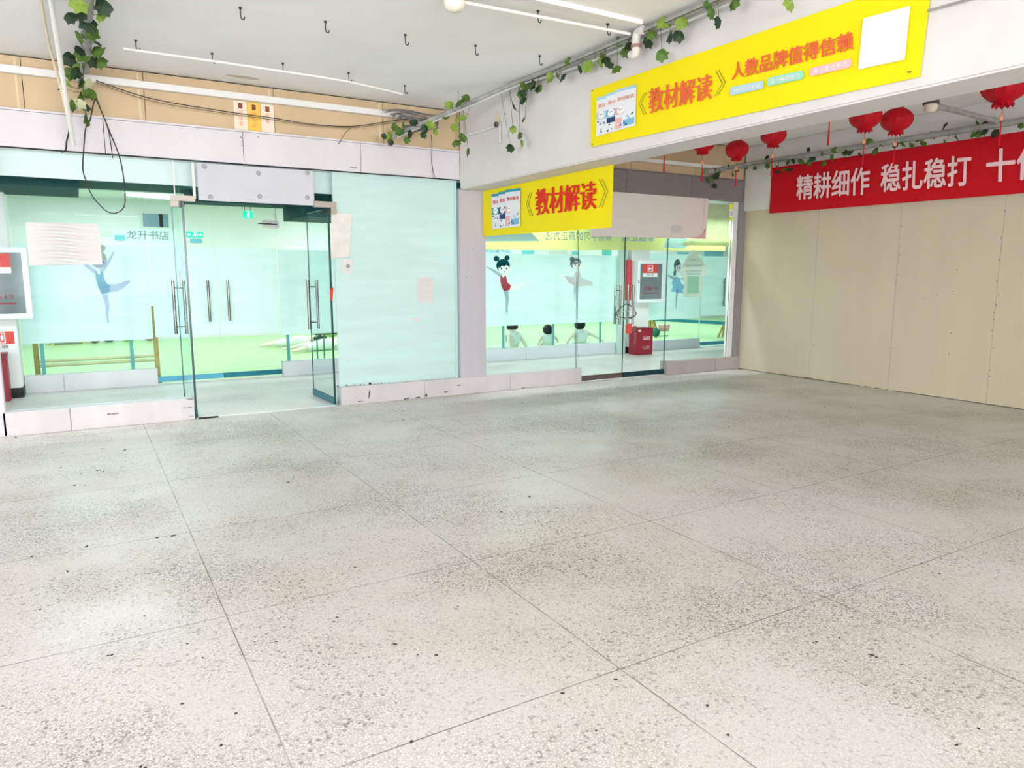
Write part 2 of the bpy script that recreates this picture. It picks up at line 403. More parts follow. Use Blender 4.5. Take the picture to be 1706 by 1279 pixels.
# beige boarded wall above the glass front
mb = MB().box((-6, YW+.055, 2.665), (XR+.3, YW+.25, ZC), 1)
seams = [-6, -4.2, -2.98, -1.76, -.299, .679, 1.898, 3.104, 4.3, 5.5, 6.72, 7.95, XR]
for a, b in zip(seams, seams[1:]): mb.box((a+.003, YW+.035, 2.9), (b-.003, YW+.05, ZC-.012), 0)
for a in seams[3:9]: mb.box((a-.055, YW+.033, 2.95), (a-.035, YW+.0352, ZC-.02), 2)
struct(mb.build('wall_back', [M_beige, M_dark, mat('old_glue', (.69, .57, .40), .6)]), 'tan boarded strip of wall above the glass shopfront', 'wall')
# fascia of clad panels
mb = MB().box((-6, YW+.012, 2.612), (XB, YW+.037, 2.95), 1)  # dark backing, let down below the panels as a painted shadow line
fs_ = [-6, -2.2, -.95, .31, 1.563, 2.817, 3.687, XB]
for a, b in zip(fs_, fs_[1:]): mb.box((a+.003, YW, 2.622), (b-.003, YW+.012, 2.935), 0)
mb.box((-6, YW-.006, 2.938), (XB, YW+.05, 2.956), 0)
for x, z in ((1.545, 2.88), (1.72, 2.90), (1.55, 2.80)): mb.lathe((x, YW-.001, z), [(.0, 0), (.006, 0), (.006, .002)], 8, 1, axis='y')
mb.box((2.69, YW-.003, 2.662), (2.77, YW, 2.668), 1)
struct(mb.build('trim_1', [M_lilac, M_dark]), 'pale lilac clad fascia over the left glass front', 'fascia')
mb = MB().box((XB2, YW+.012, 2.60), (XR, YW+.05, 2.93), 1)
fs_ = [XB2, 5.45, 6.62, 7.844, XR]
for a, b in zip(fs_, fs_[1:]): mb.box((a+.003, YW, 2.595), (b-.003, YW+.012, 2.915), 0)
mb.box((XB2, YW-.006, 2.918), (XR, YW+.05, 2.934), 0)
struct(mb.build('trim_2', [wallmat('dark_lilac_cladding', (.235, .20, .215), 0, dirt=.1, rough=.45), M_dark]), 'lilac clad fascia over the right glass front, behind the beam', 'fascia')  # panels in a darker grey-lilac colour
# beam and pilasters
mb = MB().sbox((XB, -9, ZB), (XB2, YW, ZC), 0, .012)
struct(mb.build('trim_3', [M_beam]), 'white painted ceiling beam carrying the long yellow banner', 'beam')
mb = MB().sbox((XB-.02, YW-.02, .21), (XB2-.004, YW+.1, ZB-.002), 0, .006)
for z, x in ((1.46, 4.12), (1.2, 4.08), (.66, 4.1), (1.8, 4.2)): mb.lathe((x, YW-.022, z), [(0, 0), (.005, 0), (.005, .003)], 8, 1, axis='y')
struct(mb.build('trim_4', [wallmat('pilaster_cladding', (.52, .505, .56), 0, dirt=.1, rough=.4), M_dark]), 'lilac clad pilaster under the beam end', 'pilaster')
mb = MB().sbox((-1.05, YW-.02, 0), (-.675, YW+.1, 2.62), 0, .006)
struct(mb.build('trim_5', [M_lilac]), 'pale clad pilaster at the left end of the glass front', 'pilaster')
mb = MB().sbox((XR-.05, -9, 2.46), (XR+.3, YW, ZC), 0, .012)
struct(mb.build('trim_6', [M_beam]), 'white ceiling beam along the right wall above the boards', 'beam')
# right wall of boards
mb = MB().box((XR+.012, -9, 0), (XR+.3, YW+.1, 2.6), 1)
sm = [-9, -7.9, -6.68, -5.46, -4.24, -3.02, -1.8, -.58, .64, 1.86, 3.1, 4.335, 5.54, 6.74, YW]
for a, b in zip(sm, sm[1:]): mb.box((XR, a+.0015, 0.008), (XR+.012, b-.0015, 2.47), 0)
rnd = random.Random(5)
dots = [(6.66, 1.3), (6.69, .5)] + [(y0 + rnd.uniform(-.02, .02), z) for y0 in (4.33,) for z in (2.2, 2.15, 1.92, 1.9, 1.66, 1.42, 1.27, 1.15, 1.07, .99, .86, .66, .4, .33)] + [(5.53 + rnd.uniform(-.015, .015), z) for z in (2.1, 1.85, 1.74, 1.64, 1.5, 1.4, .55)] + [(5.0, 1.25), (4.8, 1.55), (4.82, 1.3), (4.8, .8), (4.8, .55), (5.15, 1.2)]
for y, z in dots: mb.add([(XR-.001, y+.006*math.cos(k*PI/4), z+.006*math.sin(k*PI/4)) for k in range(8)], [tuple(reversed(range(8)))], 1)
for y in (8.02, 6.78, 6.7, 5.9, 5.75, 5.6, 5.5): mb.box((XR-.004, y-.03, 0), (XR, y+.03, .012), 1 if y > 6.5 else 0)
struct(mb.build('wall_right', [M_rwall, M_dark]), 'cream boarded right wall with screw holes along its seams', 'wall')
# walls closing the room out of frame; front window lights it, left opening added
mb = MB()
mb.box((-6, -9.2, 0), (XR+.3, -9, .8)).box((-6, -9.2, 2.9), (XR+.3, -9, ZC)).box((-6, -9.2, .8), (-4.9, -9, 2.9)).box((4.9, -9.2, .8), (XR+.3, -9, 2.9))
struct(mb.build('wall_front', M_offw), 'white wall behind the viewer with a long window opening', 'wall')
mb = MB()
mb.box((-6.2, -9, 0), (-6, YW+.1, .8)).box((-6.2, -9, 2.9), (-6, YW+.1, ZC)).box((-6.2, -9, .8), (-6, -2.1, 2.9)).box((-6.2, 5.1, .8), (-6, YW+.1, 2.9))
struct(mb.build('wall_left', M_offw), 'white left wall with a long opening added for fill light', 'wall')

# base curbs of the glass front
def curb(name, x0, x1, y0, y1, h, cuts, label, m=M_curb, end=None):
    mb = MB().box((x0+.004, y0+.012, 0), (x1-.004, y1-.012, h-.006), 1)
    c = [x0]+cuts+[x1]
    for a, b in zip(c, c[1:]): mb.sbox((a+.002, y0, 0), (b-.002, y0+.014, h), 0, .002)
    mb.box((x0, y0+.013, h-.006), (x1, y1, h), 0)
    mb.box((x0, y0+.013, 0), (x0+.006, y1, h), 0); mb.box((x1-.006, y0+.013, 0), (x1, y1, h), 0)
    return struct(mb.build(name, [m, M_dark]), label, 'curb')
def scuffs(par, lst):
    mb = MB()
    rnd = random.Random(len(lst))
    for x, z, l, h, y in lst:
        pts = [(x + l*(k/7-.5), z + h*rnd.uniform(.1, 1)*.5 + rnd.uniform(-1, 1)*.002) for k in range(8)] + [(x + l*(k/7-.5), z - h*rnd.uniform(.1, 1)*.5) for k in range(7, -1, -1)]
        mb.add([(a, y-.0015, b) for a, b in pts], [tuple(range(16))], 0)
    mb.build('scuff_mark', mat('scuff', (.07, .06, .06), .8), par)
c1 = curb('baseboard_front_left', -.70, .935, YW-.02, YW+.12, .222, [-.167], 'low pale clad curb under the left glass pane')
scuffs(c1, [(.19, .128, .10, .012, YW-.02), (.22, .13, .03, .014, YW-.02), (.86, .13, .1, .010, YW-.02), (.9, .035, .04, .008, YW-.02), (.9, .215, .08, .012, YW-.02)])
c2 = curb('baseboard_front_middle', 2.495, 5.895, YW-.02, YW+.14, .21, [3.53, 4.748], 'low clad curb under the frosted pane and the pilaster', wallmat('curb_cladding_shaded', (.61, .59, .615), 0, dirt=.14, rough=.45))  # darker copy of the curb cladding; shading is painted into its colour
scuffs(c2, [(2.83, .12, .018, .11, YW-.02), (2.82, .07, .012, .05, YW-.02), (3.29, .012, .07, .03, YW-.02), (3.44, .012, .06, .026, YW-.02), (3.55, .03, .03, .06, YW-.02), (3.82, .05, .05, .03, YW-.02), (4.0, .12, .05, .018, YW-.02), (4.95, .01, .05, .014, YW-.02), (2.72, .03, .06, .012, YW-.02)])
c3 = curb('baseboard_front_right', 7.47, XR, YW-.02, YW+.14, .20, [8.47], 'low grey clad curb at the right end of the glass front', wallmat('grey_curb', (.42, .385, .375), 0, dirt=.12))

# ------------------------------------------------------------------ glass panes of the front
def pane(name, x0, x1, z0, z1, y, label, m=M_glass, e=M_edgel, th=.012):
    mb = MB().box((x0, y-th/2, z0), (x1, y+th/2, z1), 0, {0: 1, 1: 1, 3: 1, 5: 1})
    return struct(mb.build(name, [m, e]), label, 'window')
YG = YW+.045
w1 = pane('window_1', -.675, .925, .222, 2.625, YG, 'clear fixed glass pane left of the open doors')
mb = MB().box((.886, YG-.008, 2.27), (.896, YG+.008, 2.62)); mb.build('silicone_joint', M_white, w1)
w2 = pane('window_2', .931, 2.485, 2.285, 2.625, YG, 'glass transom above the open doors, mostly covered by a board')
mb = MB().box((2.262, YG-.014, 2.29), (2.285, YG+.006, 2.6)).box((1.06, YG-.014, 2.25), (1.085, YG+.006, 2.6)); mb.build('transom_bar', M_white, w2)
w3 = struct(MB().box((2.492, YG-.006, .21), (4.02, YG+.006, 2.625), 0, {0: 1, 1: 1, 3: 1, 5: 1}).build('window_3', [M_frost, M_edgel]), 'frosted pale aqua glass pane beside the open doors', 'window')
mb = MB()
for k in range(26):
    rr = random.Random(k); x = 2.55 + abs(rr.gauss(0, .25)) if k < 40 else rr.uniform(2.6, 3.8)
    mb.box((x, YG-.008, .21), (x+rr.uniform(.002, .012), YG-.0065, .212+rr.uniform(.0, .022)))
mb.build('grime', M_black, w3)
MB().box((3.985, YG-.014, .21), (4.015, YG-.0065, 2.6)).build('sealant_strip', M_edgel, w3)
w4 = pane('window_4', XB2, 5.835, .21, 2.6, YG, 'clear fixed glass pane right of the pilaster', e=M_edge)
w5 = pane('window_5', 5.845, 7.45, 2.02, 2.6, YG, 'glass transom over the chained doors behind the white sheet', e=M_edge)
w6 = pane('window_6', 7.465, 8.76, .20, 2.6, YG, 'clear fixed glass pane at the right end with an arrow board', e=M_edge)
MB().sbox((8.76, YG-.03, .20), (8.86, YG+.05, 2.6)).build('frame', M_white, w6)
mb = MB().sbox((8.862, YW-.015, .2), (XR, YW+.1, 2.6)); struct(mb.build('trim_7', mat('grey_post', (.27, .26, .26), .5)), 'grey post between the glass front and the cream wall', 'post')

# ------------------------------------------------------------------ glass doors
def bar_handle(par, p_top, p_bot, out, r=.017):
    """pair of tubular bars either side of the leaf, joined by two spacers"""
    out = Vector(out); t, b = Vector(p_top), Vector(p_bot); ax = (t-b)
    mb = MB()
    for s in (-1, 1): mb.tube([b+out*s, t+out*s], r, 12)
    for k in (.14, .86): mb.tube([b+ax*k-out, b+ax*k+out], .007, 8)
    return mb.build('handle', M_steel, par)
def leaf(name, hinge, ang, wdt, z0, z1, label, hpos, rail=M_teal, handle=True, top=True, gm=M_glass, e=M_edge, hz=(.83, 1.425)):
    hx, hy = hinge; d = Vector((math.cos(ang), math.sin(ang), 0)); n = Vector((-d.y, d.x, 0))
    root = thing(name, label, 'door', (hx, hy, 0), kind='structure')
    def slab(a, b, za, zb, th, mi, name_, mats, em=None):
        P = lambda u, v, z: Vector((hx, hy, z)) + d*u + n*v
        vs = [P(a, -th, za), P(b, -th, za), P(b, th, za), P(a, th, za), P(a, -th, zb), P(b, -th, zb), P(b, th, zb), P(a, th, zb)]
        m_ = MB()
        for k, f in enumerate([(0, 3, 2, 1), (4, 5, 6, 7), (0, 1, 5, 4), (1, 2, 6, 5), (2, 3, 7, 6), (3, 0, 4, 7)]):
            m_.add([vs[i] for i in f], [(0, 1, 2, 3)], (em or {}).get(k, mi))
        return m_.build(name_, mats, root)
    slab(0.004, wdt, z0, z1, .006, 0, 'glass_panel', [gm, e], {0: 1, 1: 1, 3: 1, 5: 1})
    slab(0.0, wdt, z0-.07 if rail else z0, z0, .014, 0, 'bottom_rail', [rail])
    if top: slab(-.004, .014, z0-.07, z1, .010, 0, 'edge_strip', [M_edge])
    if top: slab(0, .16, z1-.05, z1+.004, .016, 0, 'top_patch', [M_black])
    if handle:
        c = Vector((hx, hy, 0)) + d*hpos
        bar_handle(root, (c.x, c.y, hz[1]), (c.x, c.y, hz[0]), n*.055)
    return root
d1 = leaf('door_1', (.958, YG), math.radians(91), .84, .08, 2.215, 'glass door leaf swung open on the left side of the entrance', .72)
d2 = leaf('door_2', (2.44, YG), math.radians(91), .84, .08, 2.215, 'glass door leaf swung open beside the frosted pane', .72)
d3 = leaf('door_3', (5.85, YG), 0, .805, .09, 2.01, 'closed left glass door of the chained pair', .70, rail=mat('rail_brown', (.13, .10, .09), .5, .3), top=False, hz=(.79, 1.345))
d4 = leaf('door_4', (7.455, YG), PI, .79, .09, 2.01, 'closed right glass door of the chained pair', 0.67, rail=mat('rail_dark', (.012, .05, .065), .4, .3), top=False, hz=(.79, 1.345))
t = thing('handle_ribbon', 'faded ribbon with a red end hanging on the handle of the left open door', 'ribbon', (.94, 8.66, 1.5))
MB().prism([(.945, 8.60, 1.70), (.945, 8.66, 1.70), (.945, 8.65, 1.52), (.945, 8.62, 1.47), (.945, 8.60, 1.52)], (.004, 0, 0)).build('ribbon', mat('faded_ribbon', (.62, .58, .46), .7), t)
MB().prism([(.94, 8.605, 1.52), (.94, 8.64, 1.52), (.94, 8.65, 1.36), (.94, 8.60, 1.37)], (.004, 0, 0)).build('red_end', mat('faded_red', (.62, .26, .20), .7), t)
# patch fittings, threshold strips
mb = MB().sbox((.845, YG-.03, 2.218), (1.075, YG+.03, 2.272), 0, .004).sbox((.845, YG-.03, 2.16), (.915, YG+.03, 2.22), 0, .004)
tag(mb.build('patch_fitting', M_patch), 'worn brown corner fitting at the top left of the open entrance', 'glass fitting', 'door corner fittings')
mb = MB().sbox((2.275, YG-.03, 2.222), (2.525, YG+.03, 2.285), 0, .004).sbox((2.462, YG-.03, 2.15), (2.525, YG+.03, 2.224), 0, .004)
tag(mb.build('patch_fitting', M_patch), 'brown corner fitting above the right open door, by the frosted pane', 'glass fitting', 'door corner fittings')
mb = MB().box((.95, YW-.01, 0), (2.44, YW+.07, .004)); struct(mb.build('trim_8', M_white), 'thin pale threshold strip of the open entrance', 'threshold')
mb = MB().box((5.9, YW-.02, 0), (7.46, YW+.03, .012)); struct(mb.build('trim_9', mat('worn_threshold', (.62, .62, .58), .5, .3, noise=.4, nscale=5)), 'worn metal threshold strip under the chained doors', 'threshold')
mb = MB().sbox((.965, YW-.05, 0), (1.16, YW-.03, .016), 0, .003); tag(mb.build('floor_bolt_strip', M_black), 'small black strip lying on the floor by the left open door', 'strip')
mb = MB().sbox((2.20, YW+.0, .004), (2.42, YW+.11, .012), 0, .003); tag(mb.build('floor_plate', mat('blue_white_plate', (.55, .68, .75), .4)), 'small flat bluish plate on the floor under the right open door', 'floor plate')

# board over the transom
t = thing('cover_board', 'grey white board with six dull discs mounted over the entrance transom', 'board', (1.68, YW, 2.23))
mb = MB().sbox((1.105, YW-.005, 2.232), (2.268, YW+.02, 2.598), 0, .004); mb.build('board', M_panelgrey, t)
for x, z in ((1.175, 2.565), (1.70, 2.535), (2.21, 2.575), (1.215, 2.27), (1.70, 2.30), (2.20, 2.315)):
    MB().lathe((x, YW-.009, z), [(0, 0), (.022, 0), (.026, .002), (.026, .005)], 14, 0, axis='y').build('disc', mat('disc_grey', (.36, .36, .39), .6), t)

# ------------------------------------------------------------------ sheets and papers on the front glass
q = Quad((-.384, YW+.03, 1.57), (.212, YW+.03, 1.585), (.196, YW+.03, 1.97), (-.378, YW+.03, 1.963))
mb = cloth(q, 40, 90, .004, 4, freq=1)
mb.v = [(x, y - .016*math.sin(z*100 + math.sin(x*9)*1.2)*max(0, 1-abs(x+.09)/.30) if True else y, z) for x, y, z in mb.v]
tag(mb.build('wrinkled_sheet', M_paper), 'wrinkled white sheet taped on the left glass pane', 'sheet')
def paper(name, pts, m, label, lines=0, cat='paper', y=YW+.034, tilt=0, extra=None):
    q = Quad(*[(x, y, z) for x, z in pts])
    mb = MB(); mb.prism([q(0, 0), q(1, 0), q(1, 1), q(0, 1)], q.n*-.0015); o = tag(mb.build(name, m), label, cat)
    if lines:
        pb = MB()
        for k in range(lines):
            z = .9 - .8*k/lines; q.rect(pb, .08, z, .92 - (.3 if k % 4 == 3 else .03*(k % 3)), z+.012, 0, .001)
        pb.build('printed_lines', mat('pale_ink', (.55, .52, .56), .7), o)
    return o, q
paper('paper_notice', [(3.483, 1.155), (3.686, 1.155), (3.688, 1.458), (3.486, 1.461)], M_paper, 'white printed paper notice stuck on the right half of the frosted pane', 16)
paper('torn_label', [(3.39, .945), (3.51, .925), (3.515, .965), (3.41, .98)], M_paper, 'small torn white sticker low on the frosted pane, below the notice')
o, q = paper('small_notice', [(2.575, 1.51), (2.69, 1.505), (2.694, 1.66), (2.578, 1.66)], M_paper, 'small white paper with a grey round mark near the left edge of the frosted pane')
pb = MB(); q.ell(pb, .55, .5, .2, .16, 0, .001); q.rect(pb, .3, .2, .8, .23, 0, .001); pb.build('printed_mark', M_grey, o)
o, q = paper('faded_poster', [(2.447, 1.665), (2.655, 1.69), (2.706, 2.16), (2.467, 2.168)], mat('faded_poster', (.74, .72, .70), .7, noise=.12, nscale=9), 'tall faded pinkish poster at the top left of the frosted pane', cat='poster', y=YW+.03)
o, q = paper('red_sticker', [(2.425, 1.22), (2.445, 1.19), (2.462, 1.345), (2.425, 1.335)], M_redp, 'small dark red tag hanging at the edge of the right open door', cat='tag', y=YW+.028)

# white sheet on the right glass front
q = Quad((6.0, YW-.03, 2.0), (8.145, YW-.03, 2.02), (8.172, YW-.03, 2.61), (6.0, YW-.03, 2.607))
t = thing('covering_sheet', 'large off white printed sheet covering the top of the chained doors', 'banner', (7, YW-.03, 2.0))
cloth(q, 40, 10, .006, 8).build('cloth', mat('offwhite_sheet', (.70, .65, .63), .7), t)
pb = MB(); q.poly(pb, [(.80, .005), (.985, .005), (.985, .28), (.96, .12), (.92, .05)], 0, .008); q.rect(pb, .965, .06, .985, .95, 1, .008); q.poly(pb, [(.985, .9), (.87, .70), (.875, .69), (.985, .88)], 1, .008)
q.ell(pb, .72, .22, .05, .10, 2, .008); pb.build('corner_print', [mat('faded_red_print', (.75, .42, .42), .6), mat('faded_pink_print', (.78, .66, .65), .6), mat('grey_smudge', (.60, .56, .545), .7)], t)
# clear vinyl hanging on the right pane
q = Quad((7.74, YW+.02, 1.92), (8.70, YW+.02, 1.93), (8.66, YW+.02, 2.55), (8.19, YW+.02, 2.55))
tag(cloth(q, 24, 16, .01, 21).build('clear_vinyl_sheet', M_clear), 'crumpled clear plastic sheet hung on the right end pane', 'plastic sheet')
# arrow board
t = thing('arrow_board', 'pale green up arrow shaped plastic board on the right end pane', 'sign', (7.97, YW+.03, 1.155))
out = [(7.795, 1.155), (8.145, 1.155), (8.165, 1.20), (8.165, 1.46), (8.23, 1.47), (8.275, 1.52), (8.27, 1.58), (8.0, 1.845), (7.965, 1.86), (7.93, 1.845), (7.72, 1.58), (7.70, 1.52), (7.73, 1.48), (7.80, 1.465)]
MB().prism([(x, YW+.03, z) for x, z in out], (0, .006, 0)).build('board', M_arrow, t)
q = Quad((7.70, YW+.028, 1.155), (8.275, YW+.028, 1.155), (8.275, YW+.028, 1.86), (7.70, YW+.028, 1.86))
pb = MB(); q.rect(pb, .27, .08, .70, .44, 0, .001)
for k, (a, b, z) in enumerate([(.38, .54, .76), (.2, .8, .64), (.2, .8, .53), (.25, .75, .47)]):
    n = int((b-a)/.07)
    for j in range(n): q.rect(pb, a+(b-a)*j/n, z, a+(b-a)*j/n+.05, z+.045, 1, .0012)
pb.build('faded_print', [film('arrow_green', (.48, .78, .62), .1, .5, 0), film('arrow_grey', (.52, .64, .60), .1, .5, 0)], t)
# mirrored reflection of a yellow banner, modelled as a sheet inside the glass
t = thing('banner_reflection', 'yellow banner reflection with mirrored blue writing, modelled as a sheet behind the right glass', 'banner', (6.6, 8.2, 1.85))
q = Quad((4.42, 8.2, 1.80), (8.74, 8.2, 1.86), (8.74, 8.2, 2.13), (4.42, 8.2, 2.09))
cloth(q, 40, 4, .004, 3).build('cloth', M_ygl, t)
pb = MB(); q.poly(pb, [(.0, .35), (.0, .8), (.16, .9), (.20, .4)], 1, .006); q.poly(pb, [(.70, .15), (.71, .6), (.86, .85), (.80, .1)], 1, .006)
q.sub(.22, .45, .48, .88).text(pb, '领悟学习的真正方法', 0, .007, mirror=True); q.sub(.52, .45, .66, .88).text(pb, '掌握正确', 0, .007, mirror=True)
pb.build('lettering', [mat('blue_lettering', (.22, .34, .60), .6), mat('pale_teal_shape', (.50, .78, .76), .6)], t)
t = thing('corner_card', 'yellow and white card with two dark characters at top right of the right pane', 'card', (8.7, YW+.034, 2.33))
q = Quad((8.665, YW+.034, 2.31), (8.755, YW+.034, 2.31), (8.755, YW+.034, 2.57), (8.665, YW+.034, 2.57))
pb = MB(); q.rect(pb, 0, 0, 1, 1, 0, 0); pb.build('card', mat('lime_card', (.78, .88, .06), .6), t)
pb = MB(); q.rect(pb, 0, .22, 1, .66, 0, .001); q.sub(.05, .3, .95, .58).text(pb, '方法', 1, .002); pb.build('lettering', [M_wprint, M_navy], t)

# chain lock on the pair of doors
t = thing('chain_lock', 'wire chain and red padlock looped round the handles of the closed doors', 'lock', (6.66, YW, .78))
pts = [(6.66+.16*math.cos(a), YW-.02+.05*math.sin(a*2), .98+.10*math.sin(a)) for a in [k*2*PI/24 for k in range(25)]]
MB().tube(pts, .009, 6).build('chain', mat('chain_grey', (.15, .17, .16), .5, .5), t)
pts = [(6.66+.15*math.cos(a), YW-.03, .93+.07*math.sin(a+.5)) for a in [k*2*PI/24 for k in range(25)]]
MB().tube(pts, .007, 6).build('cable', mat('cable_pale', (.45, .52, .48), .5), t)
MB().sbox((6.63, YW-.07, .66), (6.74, YW-.035, .80), 0, .01).build('padlock', mat('padlock_red', (.70, .10, .08), .5), t)
MB().lathe((6.80, YW-.055, .72), [(0, 0), (.045, 0), (.045, .02), (0, .02)], 16, 0, axis='y').sbox((6.79, YW-.055, .50), (6.825, YW-.04, .69), 0, .004).build('tag', mat('tag_brown', (.28, .12, .10), .6), t)

# ------------------------------------------------------------------ corridor, second glass front
struct(MB().box((-6, 8.28, 2.39), (XB, 8.32, 2.66)).build('trim_10', mat('soffit_white', (.80, .84, .84), .6)), 'white soffit strip inside the left glass front', 'soffit')
struct(MB().box((XB2, 8.28, 2.39), (XR, 8.32, 2.66)).build('trim_11', MATS['soffit_white']), 'white soffit strip inside the right glass front', 'soffit')
struct(MB().box((-6, 8.13, 2.62), (XR, 8.3, 2.66)).build('trim_12', M_white), 'narrow ledge above the front glass, inside the corridor', 'ledge')
struct(MB().box((-6, 9.6, 2.44), (.08, YB-.02, 2.56)).build('trim_18', M_dgreen), 'dark dropped duct box under the corridor ceiling at far left', 'duct')
struct(MB().box((1.3, 10.3, 2.42), (2.595, YB-.02, 2.56)).build('trim_19', M_dgreen), 'dark dropped strip under the corridor ceiling above the studio doors', 'duct')
struct(MB().box((2.6, 9.7, 2.24), (4.4, YB-.02, 2.56)).build('trim_13', M_dgreen), 'dark dropped duct box under the corridor ceiling right of the entrance', 'duct')
struct(MB().box((-6, YB, 2.555), (20, YB+.1, 3.2)).build('wall_back', M_pgreen), 'pale green strip above the second glass front', 'wall')
struct(MB().box((-6, YW+.1, 0), (-5.9, YB, 2.5)).build('wall_left', M_offw), 'far left end wall of the corridor', 'wall')
struct(MB().box((13.5, YW+.1, 0), (13.6, YB, 2.5)).build('wall_right', M_offw), 'far right end wall of the corridor', 'wall')
struct(MB().box((XR+.3, YW+.05, 0), (13.5, YW+.15, 2.5)).build('wall_front', M_offw), 'white corridor wall that continues right of the room', 'wall')
curb('baseboard_corridor_left', -.68, .83, YB, YB+.12, .222, [-.26], 'pale clad curb under the second glass front, left of its doors', MATS['curb_cladding'])
curb('baseboard_corridor_middle', 2.505, 8.95, YB, YB+.12, .21, [3.6, 4.85, 6.72], 'grey clad curb under the second glass front, between its doors and the hydrant pillar', mat('curb_grey', (.62, .66, .69), .5))
curb('baseboard_corridor_right', 9.37, 10.95, YB, YB+.12, .19, [9.75], 'grey clad curb right of the hydrant pillar in the corridor', MATS['curb_grey'])

def ipane(name, x0, x1, z0, z1, label, fz=(.625, 1.86), fins=()):
    o = pane(name, x0, x1, z0, z1, YB+.05, label, M_glass2, M_edgel, .012)
    MB().box((x0+.004, YB+.041, fz[0]), (x1-.004, YB+.043, fz[1])).build('frosted_film', M_film, o)
    for x in fins: MB().box((x-.022, YB+.12, z0), (x+.022, YB+.135, 1.8)).build('glass_fin', mat('fin_teal', (.14, .38, .38), .3), o)
    return o
i1 = ipane('window_7', -.66, .815, .222, 2.553, 'inner glass pane left of the studio doors with a dancer print', fins=(-.47, .545))
i2 = ipane('window_8', 2.505, 8.93, .21, 2.553, 'long inner glass pane with two dancer prints, children behind it', (.605, 1.84), fins=(2.62, 6.33, 7.38, 8.46))
i3 = ipane('window_9', 9.38, 10.95, .19, 2.553, 'inner glass pane right of the hydrant pillar with a blue dancer print', (.60, 1.89))
i4 = ipane('window_10', 11.95, 19.5, .19, 2.553, 'far right inner glass pane', (.60, 1.89))
i5 = ipane('window_11', -5.9, -1.08, .19, 2.553, 'far left inner glass pane', (.60, 1.86))
def idoor(name, hinge, ang, wdt, label, hp, rail):
    r = leaf(name, (hinge, YB+.05), ang, wdt, .10, 2.553, label, hp, rail=rail, top=False, gm=M_glass2, e=M_edgel, hz=(.835, 1.41))
    x0, x1 = sorted((hinge, hinge+math.cos(ang)*wdt))
    MB().box((x0+.006, YB+.041, .645), (x1-.006, YB+.043, 1.86)).build('frosted_film', M_film, r); return r
idoor('door_5', .835, 0, .83, 'left frosted studio door facing the open entrance', .70, M_blue)
idoor('door_6', 2.495, PI, .82, 'right frosted studio door facing the open entrance', .70, M_teal)
idoor('door_7', 10.965, 0, .97, 'frosted studio door at the far right behind the glass', .62, M_blue)
struct(MB().box((.83, YB+.02, 0), (2.5, YB+.09, .006)).build('trim_14', M_white), 'threshold strip under the studio doors', 'threshold')
tag(MB().sbox((2.30, YB-.03, 2.14), (2.53, YB+.03, 2.25), 0, .008).tube([(2.24, YB-.04, 2.20), (2.50, YB-.045, 2.19)], .01, 8, 1).build('door_closer', [M_white, M_steel]), 'white door closer box above the right studio door', 'door closer')
tag(MB().tube([(2.485, YB-.04, 2.26), (2.485, YB-.04, 2.425)], .012, 8).build('short_pole', M_white), 'short white pole hanging above the studio door closer', 'pole')
# pillars
struct(MB().sbox((-1.05, YB-.3, .12), (-.685, YB+.1, 2.555), 0, .006).box((-1.055, YB-.305, 0), (-.68, YB+.1, .12), 1).build('trim_15', [M_offw, M_black]), 'white corridor pillar at far left carrying the hydrant cabinet', 'pillar')
struct(MB().sbox((8.93, YB-.18, .12), (9.38, YB+.12, 2.555), 0, .006).box((8.925, YB-.185, 0), (9.385, YB+.12, .12), 1).build('trim_16', [M_offw, M_black]), 'white corridor pillar behind the chained doors', 'pillar')
struct(MB().sbox((8.72, YB-.10, 0), (8.90, YB-.02, 2.555), 0, .004).build('trim_17', mat('pale_green_post', (.55, .72, .66), .4)), 'pale green upright post left of the hydrant pillar', 'post')
